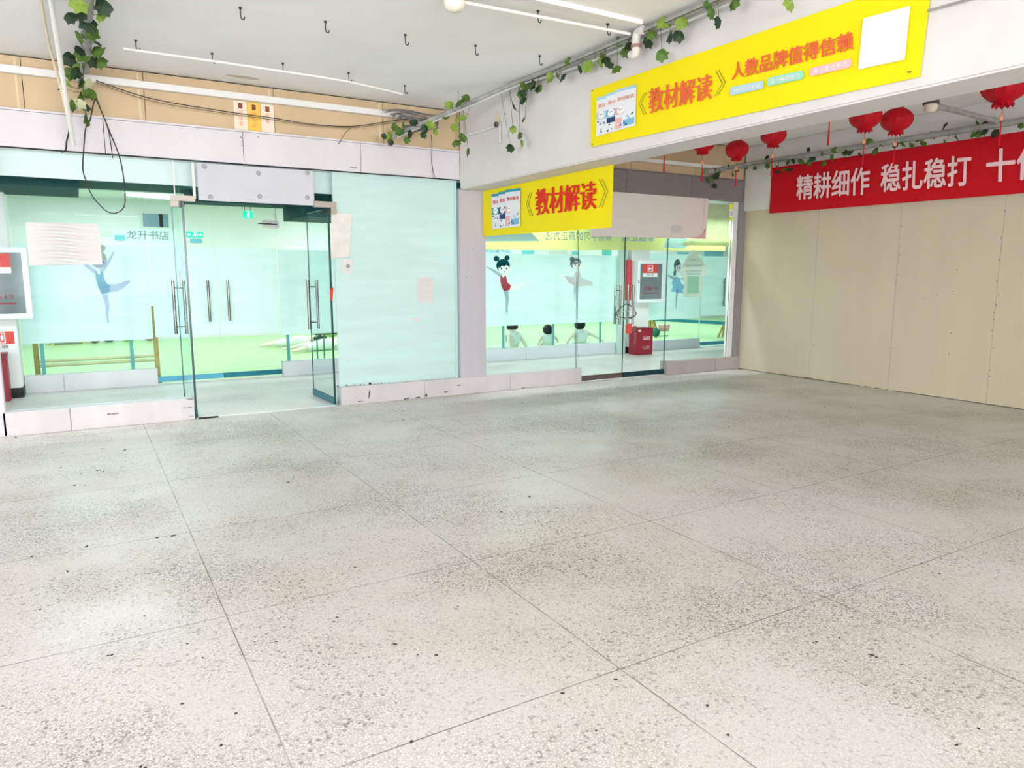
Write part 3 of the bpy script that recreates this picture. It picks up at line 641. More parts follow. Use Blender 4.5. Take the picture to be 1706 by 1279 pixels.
# dancers printed on the film
def ink(name, col): return MATS.get(name) or film(name, col, .03, .6, .0, .4, .0)
def dancer(par, q, hair, dress, skin, pose, shade=None):
    a = 1.0
    pb = MB(); O = .0045
    # 0 skin 1 hair 2 dress 3 eyes/shadow
    if pose == 'A':
        q.stroke(pb, [(.40, .50), (.46, .40), (.50, .25), (.48, .12), (.485, .03)], [.12, .11, .08, .05, .035], 4, O)
        q.stroke(pb, [(.50, .44), (.72, .45), (.95, .53)], [.11, .09, .03], 0, O)
        q.stroke(pb, [(.36, .62), (.20, .70), (.03, .77)], [.06, .05, .02], 4, O)
        q.stroke(pb, [(.42, .62), (.55, .72), (.70, .88)], [.06, .05, .025], 0, O)
        q.poly(pb, [(.34, .64), (.40, .60), (.46, .64), (.50, .52), (.58, .47), (.55, .40), (.42, .38), (.36, .46), (.33, .56)], 2, O+.0006)
        q.ell(pb, .40, .79, .155, .105, 1, O+.0006); q.ell(pb, .25, .90, .065, .045, 1, O+.0004); q.ell(pb, .49, .915, .06, .04, 1, O+.0004)
        q.ell(pb, .42, .745, .125, .075, 0, O+.0009)
        q.poly(pb, [(.30, .78), (.36, .83), (.50, .82), (.55, .77), (.47, .80), (.42, .775), (.37, .795), (.32, .74)], 1, O+.0011)
    elif pose == 'B':
        q.stroke(pb, [(.48, .48), (.46, .30), (.47, .12)], [.08, .06, .02], 4, O)
        q.stroke(pb, [(.40, .46), (.22, .55), (.03, .62)], [.08, .06, .02], 0, O)
        q.stroke(pb, [(.54, .66), (.68, .78), (.84, .90)], [.05, .04, .02], 0, O)
        q.stroke(pb, [(.50, .62), (.34, .66), (.18, .68)], [.05, .04, .02], 0, O)
        q.poly(pb, [(.46, .66), (.58, .66), (.62, .55), (.88, .48), (.92, .40), (.70, .40), (.52, .36), (.30, .46), (.20, .58), (.42, .57)], 2, O+.0006)
        q.ell(pb, .47, .82, .14, .10, 1, O+.0006); q.ell(pb, .38, .90, .06, .045, 1, O+.0004)
        q.ell(pb, .50, .785, .115, .075, 0, O+.0009)
        q.poly(pb, [(.39, .80), (.44, .85), (.56, .845), (.61, .80), (.54, .825), (.48, .81)], 1, O+.0011)
    else:
        q.stroke(pb, [(.50, .42), (.47, .25), (.48, .08)], [.10, .07, .03], 4, O)
        q.stroke(pb, [(.40, .60), (.25, .62), (.08, .66)], [.06, .05, .03], 4, O)
        q.stroke(pb, [(.60, .60), (.75, .60), (.92, .68)], [.05, .04, .02], 0, O)
        q.poly(pb, [(.40, .64), (.56, .62), (.66, .52), (.85, .46), (.72, .40), (.80, .34), (.50, .36), (.22, .38), (.30, .46), (.24, .54)], 2, O+.0006)
        q.ell(pb, .46, .83, .15, .11, 1, O+.0006); q.ell(pb, .36, .70, .06, .05, 1, O+.0005)
        q.ell(pb, .51, .79, .12, .085, 0, O+.0009)
        q.poly(pb, [(.38, .82), (.44, .88), (.58, .87), (.62, .82), (.55, .85), (.47, .83)], 1, O+.0011)
    ex = {'A': (.36, .48, .745), 'B': (.455, .555, .785), 'C': (.47, .56, .79)}[pose]
    for s in ex[:2]: q.ell(pb, s, ex[2], .016, .017, 3, O+.0013, 12)
    q.ell(pb, (ex[0]+ex[1])/2+.01, ex[2]-.045, .018, .006, 2, O+.0013, 10)
    pb.build('dancer_print', [skin, hair, dress, ink('print_dark', (.05, .09, .10)), shade or ink('print_shade', (.58, .64, .70))], par)
skA = mat('print_skin', (.88, .91, .89), .6)
dancer(i2, Quad((5.93, YB+.043, .80), (6.80, YB+.043, .80), (6.80, YB+.043, 1.86), (5.93, YB+.043, 1.86)), ink('print_hair_teal', (.01, .11, .12)), ink('print_red', (.62, .13, .17)), skA, 'A')
dancer(i2, Quad((7.38, YB+.043, .90), (8.28, YB+.043, .90), (8.28, YB+.043, 1.86), (7.38, YB+.043, 1.86)), ink('print_hair_grey', (.22, .27, .29)), ink('print_blush', (.82, .76, .77)), skA, 'B')
dancer(i3, Quad((10.0, YB+.043, .72), (10.62, YB+.043, .72), (10.62, YB+.043, 1.86), (10.0, YB+.043, 1.86)), MATS['print_hair_grey'], ink('print_skyblue', (.40, .66, .86)), skA, 'C')
dancer(i1, Quad((-.02, YB+.043, .82), (.62, YB+.043, .82), (.62, YB+.043, 1.92), (-.02, YB+.043, 1.92)), ink('print_hair_brown', (.62, .58, .55)), ink('print_blue_dress', (.36, .60, .76)), ink('print_lilac', (.66, .70, .86)), 'A', ink('print_lilac', (.66, .70, .86)))

# hydrant cabinets
def cabinet(x0, x1, y, z0, z1, label, dp):
    t = thing('hydrant_cabinet', label, 'cabinet', ((x0+x1)/2, y, z0), 'fire hydrant cabinets')
    mb = MB(); f = .06
    mb.sbox((x0, y, z0), (x1, y+dp, z0+f)).sbox((x0, y, z1-f), (x1, y+dp, z1)).sbox((x0, y, z0+f), (x0+f, y+dp, z1-f)).sbox((x1-f, y, z0+f), (x1, y+dp, z1-f))
    mb.build('frame', mat('cabinet_frame', (.86, .90, .90), .4), t)
    gp = MB().box((x0+f, y+.02, z0+f), (x1-f, y+.11, z1-f)).build('glass_panel', M_cabg, t)
    MB().sbox((x0+.012, y-.01, (z0+z1)/2-.03), (x0+.03, y, (z0+z1)/2+.03)).build('latch', M_steel, t)
    q = Quad((x0+.13, y+.015, z1-.30), (x1-.17, y+.015, z1-.30), (x1-.17, y+.015, z1-.07), (x0+.13, y+.015, z1-.07))
    pb = MB(); q.rect(pb, 0, .3, 1, 1, 0, .001); q.rect(pb, 0, 0, 1, .3, 1, .001)
    q.rect(pb, .32, .42, .68, .46, 1, .002); q.rect(pb, .32, .88, .68, .92, 1, .002); q.rect(pb, .32, .42, .36, .92, 1, .002); q.rect(pb, .64, .42, .68, .92, 1, .002)
    q.ell(pb, .47, .66, .09, .11, 1, .002); q.rect(pb, .5, .6, .62, .72, 1, .002); q.rect(pb, .44, .5, .5, .62, 1, .002)
    q.sub(.28, .06, .72, .24).text(pb, '消火栓', 2, .003); pb.build('sign', [M_redc, M_wprint, M_black], gp)
    q = Quad((x0+.15, y+.015, z0+.14), (x1-.15, y+.015, z0+.14), (x1-.15, y+.015, z0+.30), (x0+.15, y+.015, z0+.30))
    pb = MB(); q.sub(.05, .55, .95, 1).text(pb, '火警119', 0, .002); q.rect(pb, .0, .2, 1, .3, 0, .002); pb.build('lettering', mat('dark_red_print', (.34, .05, .07), .6), gp)
    return t
cabinet(8.935, 9.60, YB-.36, .965, 1.745, 'grey framed fire hydrant cabinet seen through the chained doors', .18)
cabinet(-1.22, -.505, YB-.43, .965, 1.80, 'white framed fire hydrant cabinet at the left edge of the view', .13)
tag(MB().tube([(8.885, YB-.155, 1.01), (8.885, YB-.155, 1.76)], .055, 16).tube([(8.885, YB-.155, 1.40), (8.95, YB-.155, 1.40)], .02, 8).build('red_pipe', mat('red_pipe', (.60, .05, .07), .4)), 'red upright fire pipe beside the hydrant cabinet behind the chained doors', 'pipe')
def extbox(x0, x1, y0, y1, h, label, txt=True):
    t = thing('extinguisher_box', label, 'box', ((x0+x1)/2, y0, 0), 'red extinguisher boxes')
    mb = MB().sbox((x0, y0, .0), (x1, y1, h-.03), 0, .006).sbox((x0+.004, y0+.004, h-.034), (x1-.004, y1-.004, h-.026), 0, .002); bd = mb.build('body', M_ext, t)
    MB().sbox((x0-.008, y0-.01, h-.028), (x1+.008, y1, h), 0, .006).build('lid', M_ext, t)
    MB().sbox((x0+.02, y0-.014, h*.62), (x0+.05, y0, h*.68), 0, .003).build('latch', M_steel, bd)
    if txt:
        q = Quad((x0, y0-.002, 0), (x1, y0-.002, 0), (x1, y0-.002, h), (x0, y0-.002, h)); pb = MB()
        q.sub(.36, .62, .80, .69).text(pb, '灭火器箱', 0, .001); q.rect(pb, .36, .57, .80, .60, 0, .001); q.sub(.33, .26, .80, .32).text(pb, '灭火器具', 0, .001); q.rect(pb, .38, .21, .76, .225, 0, .001)
        q.rect(pb, .04, .87, .2, .94, 0, .001)
        pb.build('lettering', mat('pale_lettering', (.78, .62, .62), .6), bd)
    return t
extbox(8.845, 9.225, YB-.50, YB-.25, .505, 'dark red fire extinguisher box below the cabinet behind the chained doors')
extbox(-1.15, -.80, YB-.56, YB-.34, .57, 'dark red fire extinguisher box at the left edge of the view')
t = thing('extinguisher_sign', 'red and white extinguisher sign on the far left pillar above the red box', 'sign', (-.85, YB-.31, .60))
q = Quad((-1.03, YB-.302, .60), (-.72, YB-.302, .60), (-.72, YB-.302, .81), (-1.03, YB-.302, .81)); pb = MB()
q.rect(pb, 0, .28, 1, 1, 0, .002); q.rect(pb, 0, 0, 1, .28, 1, .002); pb.build('plate', [M_redc, M_wprint], t)
pb = MB(); q.sub(.05, .05, .8, .24).text(pb, '灭火器', 1, .004); q.rect(pb, .5, .36, .54, .92, 0, .004); q.rect(pb, .68, .36, .72, .92, 0, .004); q.ell(pb, .61, .65, .05, .18, 0, .004); q.rect(pb, .5, .9, .72, .94, 0, .004); q.rect(pb, .5, .34, .72, .38, 0, .004)
pb.build('lettering', [M_wprint, M_black], t)

# exit signs
def exit_sign(x, y, z, w_, h_, label, arrows=True):
    t = thing('exit_sign', label, 'sign', (x, y, z), 'green exit signs')
    lb = MB().sbox((x, y, z), (x+w_, y+.03, z+h_), 0, .004).build('lightbox', M_exit, t)
    q = Quad((x, y-.001, z), (x+w_, y-.001, z), (x+w_, y-.001, z+h_), (x, y-.001, z+h_)); pb = MB()
    q.ell(pb, .53, .78, .05, .1, 0, .002, 12); q.stroke(pb, [(.52, .68), (.49, .42)], .07, 0, .002); q.stroke(pb, [(.49, .45), (.56, .28), (.54, .1)], .04, 0, .002, 2); q.stroke(pb, [(.49, .45), (.42, .25), (.36, .22)], .04, 0, .002, 2); q.stroke(pb, [(.52, .64), (.60, .52)], .03, 0, .002, 2); q.stroke(pb, [(.50, .64), (.42, .52)], .03, 0, .002, 2)
    q.rect(pb, .64, .08, .66, .92, 0, .002); q.rect(pb, .36, .9, .66, .94, 0, .002)
    if arrows:
        q.poly(pb, [(.72, .42), (.83, .42), (.83, .25), (.96, .5), (.83, .75), (.83, .58), (.72, .58)], 0, .002); q.poly(pb, [(.28, .42), (.17, .42), (.17, .25), (.04, .5), (.17, .75), (.17, .58), (.28, .58)], 0, .002)
    pb.build('running_figure', M_exitw, lb)
    if not arrows:
        for dx in (.03, w_-.03): MB().tube([(x+dx, y+.015, z+h_), (x+dx, y+.015, 2.425)], .004, 6).build('hanger', M_steel, t)
    return t
exit_sign(2.03, YB-.10, 2.262, .135, .10, 'small square green exit sign hanging above the studio doors', False)
exit_sign(2.2, 18.37, 2.32, .36, .13, 'wide green exit sign with arrows on the far studio wall')

# ------------------------------------------------------------------ studio
struct(MB().box((-4.2, 18.4, 0), (20, 18.6, 3.2)).build('wall_back', M_swall), 'pale far wall of the studio', 'wall')
struct(MB().box((-4.3, YB+.1, 0), (-4.2, 18.6, 3.2)).build('wall_left', M_swall), 'left wall of the studio', 'wall')
struct(MB().box((20, YW, 0), (20.1, 18.6, 3.2)).build('wall_right', M_swall), 'right wall of the studio', 'wall')
for i, (x, y) in enumerate([(0.6, 13.0), (5.6, 13.0), (10.6, 13.0), (15.2, 13.0), (0.6, 16.4), (5.6, 16.4), (10.6, 16.4), (15.2, 16.4)]):
    tag(MB().sbox((x-1.22, y-.62, 3.065), (x+1.22, y+.62, 3.119)).build('ceiling_panel_light', M_white), 'flat panel light on the studio ceiling', 'lamp', 'studio ceiling panel lights')
for x in (0.2, 5.0, 8.4):
    tag(MB().sbox((x-.82, 8.37, 2.41), (x+.82, 8.50, 2.559)).build('corridor_fill_housing', M_white), 'added flat housing for the corridor fill light, hidden behind the soffit', 'lamp', 'added corridor fill housings')  # unseen housings added to carry the corridor fill
t = thing('tube_lamp', 'bright white tube lamp glowing near the top of the inner glass, left of the entrance', 'lamp', (1.2, 14, 2.79))
MB().tube([(.80, 14, 2.81), (1.48, 14, 2.78)], .026, 10).build('tube', M_lamp, t); MB().sbox((.76, 13.96, 2.825), (1.54, 14.04, 2.865)).build('fitting', M_white, t)
[MB().tube([(x, 14, 2.86), (x, 14, 3.12)], .006, 6).build('hanger', M_wire, t) for x in (.85, 1.45)]
t = thing('shop_sign', 'grey characters of a sign on the far studio wall above the frosted band', 'sign', (1.4, 18.38, 2.25))
q = Quad((.985, 18.385, 2.25), (1.84, 18.385, 2.245), (1.85, 18.385, 2.46), (.99, 18.385, 2.45)); MB().prism([q(-.06, -.25), q(1.06, -.25), q(1.06, 1.2), q(-.06, 1.2)], (0, .01, 0)).build('board', mat('pale_aqua_board', (.74, .90, .90), .6), t)
pb = MB(); q.text(pb, '龙升书店', 0, .004, .012); pb.build('lettering', mat('grey_lettering', (.22, .27, .32), .6), t)
t = thing('wall_screen', 'blue grey framed screen on the far studio wall above the grey sign', 'screen', (1.6, 18.38, 2.5))
MB().sbox((1.30, 18.36, 2.50), (1.88, 18.399, 2.85), 0, .008).build('frame', M_white, t); MB().box((1.33, 18.352, 2.53), (1.66, 18.361, 2.82)).box((1.735, 18.352, 2.53), (1.85, 18.361, 2.82)).build('screen', M_mirror, t); MB().box((1.66, 18.35, 2.53), (1.735, 18.362, 2.82)).build('dark_stripe', M_black, t)
for nm, x0, x1, z0, z1, m_, lb in [('wall_notice', .50, .72, 2.31, 2.42, M_paper, 'white notice left of the blue card on the far studio wall'), ('wall_card', .75, .965, 2.22, 2.33, mat('cyan_card', (.16, .52, .66), .6), 'small blue card left of the grey sign on the far studio wall'),
        ('wall_notice', 2.28, 2.53, 2.20, 2.29, MATS['cyan_card'], 'bluish notice under the wide exit sign on the far studio wall'),
        ('wall_card', 11.25, 11.66, 2.06, 2.18, MATS['cyan_card'], 'blue card on the far wall above the red dressed dancer print'), ('wall_notice', 12.2, 12.85, 2.06, 2.30, M_paper, 'white board on the far wall between the two dancer prints'),
        ('wall_card', 13.05, 13.28, 2.08, 2.17, MATS['cyan_card'], 'small blue card left of the grey haired dancer print, on the far wall'), ('wall_panel', 14.2, 14.55, 2.02, 2.30, mat('teal_wall_panel', (.12, .46, .46), .5), 'dark teal panel on the far wall right of the grey haired dancer'),
        ('wall_card', 17.35, 17.85, 2.08, 2.22, MATS['cyan_card'], 'blue card on the far wall left of the arrow board'), ('wall_panel', 18.6, 19.5, 2.05, 2.32, mat('blue_wall_panel', (.26, .56, .76), .5), 'long blue panel on the far wall right of the arrow board')]:
    tag(MB().sbox((x0, 18.375, z0), (x1, 18.4, z1), 0, .004).build(nm, m_), lb, 'notice' if 'panel' not in nm else 'panel')
t = thing('far_sign', 'blue characters of a sign seen at the left edge of the right glass front', 'sign', (10.4, 18.38, 2.09))
q = Quad((10.0, 18.385, 2.10), (10.82, 18.385, 2.10), (10.82, 18.385, 2.22), (10.0, 18.385, 2.22)); MB().prism([q(-.05, -.4), q(1.1, -.4), q(1.1, 1.3), q(-.05, 1.3)], (0, .01, 0)).build('board', mat('pale_blue_board', (.62, .80, .90), .6), t)
pb = MB(); q.text(pb, '台仪盘书店', 0, .004, .012); pb.build('lettering', mat('blue_grey_lettering', (.16, .34, .45), .6), t)
# low things along the far wall
t = thing('yellow_bench', 'low yellow bench against the far studio wall, below the left frosted band', 'bench', (-.3, 18.2, 0))
MB().sbox((-.62, 18.05, .07), (.05, 18.32, .14)).build('seat', mat('yellow_paint', (.80, .72, .22), .5), t)
for x in (-.58, -.0): MB().sbox((x-.03, 18.08, 0), (x+.03, 18.30, .07)).build('leg', MATS['yellow_paint'], t)
def bag(x, y, s, col, label, k):
    mb = MB(); mb.sphere((x, y, s*.42), s*.5, 0, 14, (1.1, .7, .84)); t = thing('bag', label, 'bag', (x, y, 0), 'bags by the far wall'); mb.build('body', mat('bag%d_cloth' % k, col, .7), t)
    MB().tube([(x-s*.25, y, s*.75), (x-.1*s, y, s*1.05), (x+.1*s, y, s*1.05), (x+s*.25, y, s*.75)], .012, 6).build('strap', mat('bag%d_cloth' % k, col, .7), t)
bag(.20, 18.15, .20, (.20, .16, .14), 'dark brown bag by the far wall, next to the yellow bench', 1); bag(.47, 18.2, .22, (.10, .22, .20), 'dark teal bag by the far wall', 2)
bag(.85, 18.15, .24, (.48, .80, .10), 'lime green bag by the far wall, behind the glass fin', 3); bag(1.28, 18.2, .20, (.60, .20, .16), 'red brown bag by the far wall near the studio doors', 4)
t = thing('wooden_barre', 'golden wooden stand with two rails behind the left inner pane', 'barre', (.15, 11.25, 0))
for x in (-.55, .865): MB().sbox((x-.03, 11.22, .02), (x+.03, 11.28, 1.05), 0, .008).build('post', M_wood, t); MB().sbox((x-.03, 11.05, 0), (x+.03, 11.45, .03), 0, .006).build('foot', M_wood, t)
for z in (.36, .30): MB().tube([(-.55, 11.25, z), (.865, 11.25, z)], .022, 10).build('rail', mat('pale_wood', (.66, .58, .34), .4), t)
MB().tube([(-.55, 11.25, 1.02), (.865, 11.25, 1.02)], .025, 10).build('rail', M_wood, t)
# trestle beam at right
t = thing('balance_beam', 'long dark teal beam on wooden trestles in the studio at right', 'beam', (12.5, 12.6, 0))
A, B = Vector((12.30, 14.3, .34)), Vector((13.35, 11.9, .30)); d = (B-A).normalized(); n = Vector((-d.y, d.x, 0))
mb = MB(); mb.prism([A-n*.06-d*.3, A+n*.06-d*.3, B+n*.06+d*.3, B-n*.06+d*.3], (0, 0, .07)); mb.build('beam', mat('beam_teal', (.02, .20, .27), .5), t)
for k in (.12, .85):
    c = A.lerp(B, k)
    for sx_ in (-1, 1):
        for sy in (-1, 1): MB().tube([(c.x+n.x*.04*sx_+d.x*.04*sy, c.y+n.y*.04*sx_+d.y*.04*sy, c.z), (c.x+n.x*.15*sx_+d.x*.12*sy, c.y+n.y*.15*sx_+d.y*.12*sy, .0)], .025, 8).build('leg', M_wood, t)
    MB().tube([(c.x-n.x*.1, c.y-n.y*.1, .15), (c.x+n.x*.1, c.y+n.y*.1, .15)], .018, 8).build('brace', M_wood, t)
for x, y, lb in ((13.0, 14.75, 'pink low round stool behind the teal beam, nearer the red box'), (13.35, 14.55, 'pink low round stool behind the teal beam, nearer the wooden trestle')):
    t = thing('round_stool', lb, 'stool', (x, y, 0), 'pink round stools'); MB().lathe((x, y, 0), [(.0, .0), (.12, 0), (.15, .10), (.155, .15), (0, .155)], 20).build('body', mat('pink_stool', (.80, .38, .42), .5), t); MB().lathe((x, y, .15), [(.162, 0), (.162, .02), (0, .025)], 20).build('seat', mat('pink_seat', (.82, .52, .52), .6), t)
tag(MB().sphere((11.85, 13.2, .11), .11, 0, 12, (1, .8, 1)).tube([(11.85, 13.1, .03), (12.25, 13.2, .012)], .012, 6, 0).build('dark_bag', mat('dark_green_bag', (.02, .16, .11), .7)), 'small dark green bag on the studio floor behind the red box', 'bag')
t = thing('dark_shelf', 'low dark table end seen through the right open door', 'table', (3.35, 11.6, 0))
MB().sbox((3.16, 11.45, .535), (3.62, 11.8, .59), 0, .006).build('tabletop', mat('dark_green_top', (.02, .08, .06), .4), t)
for x in (3.2, 3.31, 3.58): MB().tube([(x, 11.5, 0), (x, 11.5, .54)], .012, 8).build('leg', mat('dark_teal_leg', (.02, .22, .20), .4), t)
tag(MB().lathe((3.45, 11.56, .475), [(.0, 0), (.08, .02), (.11, .06)], 16).build('green_bowl', mat('lime_plastic', (.55, .80, .12), .4)), 'lime green shallow bowl shape under the dark table end', 'bowl')

# ------------------------------------------------------------------ children in the studio
def skin_mesh(name, verts, edges, radii):
    me = bpy.data.meshes.new(name); me.from_pydata([Vector(v) for v in verts], edges, []); me.update()
    o = bpy.data.objects.new(name, me); COL.objects.link(o)
    o.modifiers.new('skin', 'SKIN'); sv = me.skin_vertices[0].data
    for i, r in enumerate(radii): sv[i].radius = (r, r); sv[i].use_root = (i == 0)
    s = o.modifiers.new('sub', 'SUBSURF'); s.levels = 2; s.render_levels = 2
    dg = bpy.context.evaluated_depsgraph_get(); out = bpy.data.meshes.new_from_object(o.evaluated_get(dg))
    bpy.data.objects.remove(o); return out
def child(loc, rot, label, pose, hairstyle='bob', scale=1.14):
    P = {'pelvis': (0, 0, .10), 'belly': (0, -.01, .19), 'chest': (0, -.02, .30), 'neck': (0, -.01, .385), 'skull': (0, .01, .46), 'crown': (0, .012, .53)}
    P.update(pose.get('trunk', {}))
    V, Ed, R, nm = [], [], [], []
    def av(p, r, par=None, tagn=''):
        V.append(p); R.append(r); nm.append(tagn); i = len(V)-1
        if par is not None: Ed.append((par, i))
        return i
    pe = av(P['pelvis'], .095, None, 'leggings'); be = av(P['belly'], .105, pe, 'shirt'); ch = av(P['chest'], .10, be, 'shirt'); ne = av(P['neck'], .036, ch, 'skin'); sk = av(P['skull'], .082, ne, 'head'); av(P['crown'], .06, sk, 'head')
    hands = []
    for s in (-1, 1):
        L = pose['leg%d' % s]; a = av(L[0], .06, pe, 'leggings'); b = av(L[1], .045, a, 'leggings'); c = av(L[2], .03, b, 'skin'); av(L[3], .022, c, 'skin')
        A_ = pose['arm%d' % s]; a = av(A_[0], .042, ch, 'shirt'); b = av(A_[1], .030, a, 'skin'); c = av(A_[2], .022, b, 'skin')
        hd = (Vector(A_[2])-Vector(A_[1])).normalized(); sd = hd.cross(Vector((0, 0, 1))); sd = sd.normalized() if sd.length > .05 else Vector((1, 0, 0))
        palm = Vector(A_[2]) + hd*.035; pm = av(tuple(palm), .021, c, 'skin')
        for k in range(4):
            base = palm + hd*.018 + sd*(k-1.5)*.016; m1 = base + hd*.024; t1 = m1 + hd*.018*(1, 1.25, 1.1, .8)[k] - Vector((0, 0, .006))
            f0 = av(tuple(base), .0085, pm, 'skin'); f1 = av(tuple(m1), .0075, f0, 'skin'); av(tuple(t1), .006, f1, 'skin')
        tb = palm + sd*.024*s*-1 - hd*.004; t0 = av(tuple(tb), .009, pm, 'skin'); av(tuple(tb + hd*.022 + sd*.012*s*-1), .007, t0, 'skin')
    me = skin_mesh('person', V, Ed, R)
    root = thing('person', label, 'person', loc, 'children in the studio'); root.rotation_euler = (0, 0, rot); root.scale = (scale,)*3
    for mm in (M_skin, M_cloth): me.materials.append(mm)
    segs = [(Vector(V[a]), Vector(V[b]), nm[b]) for a, b in Ed]
    def near(p):
        best, bn = 9, 'skin'
        for a, b, n_ in segs:
            ab = b-a; t_ = max(0, min(1, (p-a).dot(ab)/max(ab.length_squared, 1e-9))); dd = (p-(a+ab*t_)).length
            if dd < best: best, bn = dd, n_
        return bn
    zones = [near(p.center) for p in me.polygons]
    for p in me.polygons: p.use_smooth = True
    body = bpy.data.objects.new('body', me); COL.objects.link(body); body.parent = root
    for part in ('shirt', 'leggings'):
        fs = [list(p.vertices) for p, z in zip(me.polygons, zones) if z == part]
        used = sorted({i for f in fs for i in f}); mp = {i: k for k, i in enumerate(used)}
        mb = MB(); mb.add([me.vertices[i].co + me.vertices[i].normal*.010 for i in used], [[mp[i] for i in f] for f in fs], 0, True); mb.build(part, M_cloth, None).parent = root
    hc = Vector(P['skull']); up_ = (Vector(P['crown'])-hc).normalized()
    hm = MB(); bm = bmesh.new(); bmesh.ops.create_uvsphere(bm, u_segments=20, v_segments=14, radius=.105)
    bmesh.ops.delete(bm, geom=[v for v in bm.verts if v.co.y > .045 and v.co.z < .035], context='VERTS')
    if hairstyle == 'bun': bmesh.ops.delete(bm, geom=[v for v in bm.verts if v.co.z < -.055], context='VERTS')
    rotm = Vector((0, 0, 1)).rotation_difference(up_).to_matrix()
    for v in bm.verts: v.co = rotm @ v.co + hc + up_*.02
    hm.bm(bm, 0, True)
    if hairstyle == 'bun': hm.sphere(hc + up_*.10 + Vector((0, -.06, 0)), .042)
    h = hm.build('hair', M_hair); h.parent = root
    fm = MB(); fwd = rotm @ Vector((0, 1, 0)); sd = rotm @ Vector((1, 0, 0))
    for s in (-1, 1):
        e = MB().sphere(hc + fwd*.078 + sd*.032*s + up_*.02, .011, 0, 8).build('eye', M_black); e.parent = root
    f_ = MB().sphere(hc + fwd*.088 - up_*.008, .014, 0, 8).build('nose', M_skin); f_.parent = root
    f_ = MB().sphere(hc + fwd*.078 - up_*.04, .016, 0, 8, (1.2, .5, .4)).build('mouth', mat('lip', (.70, .38, .36), .5)); f_.parent = root
    return root
sit = {'leg-1': [(-.10, .10, .09), (-.22, .32, .10), (-.30, .56, .05), (-.32, .66, .06)], 'leg1': [(.10, .10, .09), (.24, .30, .09), (.36, .52, .05), (.39, .62, .06)],
       'arm-1': [(-.12, -.03, .335), (-.19, -.10, .20), (-.22, -.17, .045)], 'arm1': [(.12, -.03, .335), (.20, -.08, .20), (.25, -.15, .045)]}
sitb = {'leg-1': [(-.10, .10, .09), (-.26, .24, .08), (-.44, .40, .05), (-.50, .46, .06)], 'leg1': [(.10, .10, .09), (.18, .34, .12), (.20, .58, .05), (.21, .68, .06)],
        'arm-1': [(-.12, -.02, .32), (-.18, .0, .19), (-.20, .02, .05)], 'arm1': [(.12, -.02, .32), (.22, .06, .25), (.25, .20, .20)],
        'trunk': {'chest': (0, 0, .285), 'neck': (.0, .01, .36), 'skull': (.01, .03, .43), 'crown': (.015, .035, .495)}}
sitc = {'leg-1': [(-.10, .10, .09), (-.18, .30, .09), (-.26, .50, .05), (-.28, .58, .06)], 'leg1': [(.10, .10, .09), (.30, .22, .09), (.50, .28, .05), (.58, .31, .06)],
        'arm-1': [(-.12, -.02, .33), (-.24, .02, .20), (-.28, .06, .05)], 'arm1': [(.12, -.03, .33), (.28, -.02, .27), (.44, .0, .19)]}
child((6.90, 11.62, 0), .25, 'child in white sitting and leaning back on both hands, leftmost behind the long inner pane', sit, 'bun', 1.10)
child((7.69, 11.62, 0), -.35, 'child in white with round black hair sitting between the two dancer prints', sitb, 'bob', .97)
child((8.47, 11.64, 0), -.1, 'child in white sitting with one arm stretched out, nearest the chained doors', sitc, 'bob', 1.06)
child((6.05, 12.5, 0), -.9, 'child in white mostly hidden by the pilaster, legs stretched to the right', sit, 'bun')
lie = {'trunk': {'pelvis': (0, 0, .10), 'belly': (0, -.10, .10), 'chest': (0, -.22, .11), 'neck': (0, -.31, .13), 'skull': (0, -.385, .15), 'crown': (0, -.45, .16)},
       'leg-1': [(-.08, .08, .08), (-.12, .30, .07), (-.16, .52, .04), (-.17, .60, .04)], 'leg1': [(.08, .08, .08), (.16, .28, .08), (.25, .48, .04), (.28, .56, .04)],
       'arm-1': [(-.12, -.24, .09), (-.20, -.36, .05), (-.18, -.48, .03)], 'arm1': [(.12, -.24, .09), (.20, -.36, .05), (.18, -.48, .03)]}
child((3.75, 15.2, 0), 1.2, 'child in white lying on the green floor, farther back behind the right open door', lie, 'bun')
child((4.0, 14.2, 0), 1.75, 'child in white stretched out nearest the glass behind the right open door', lie, 'bun')

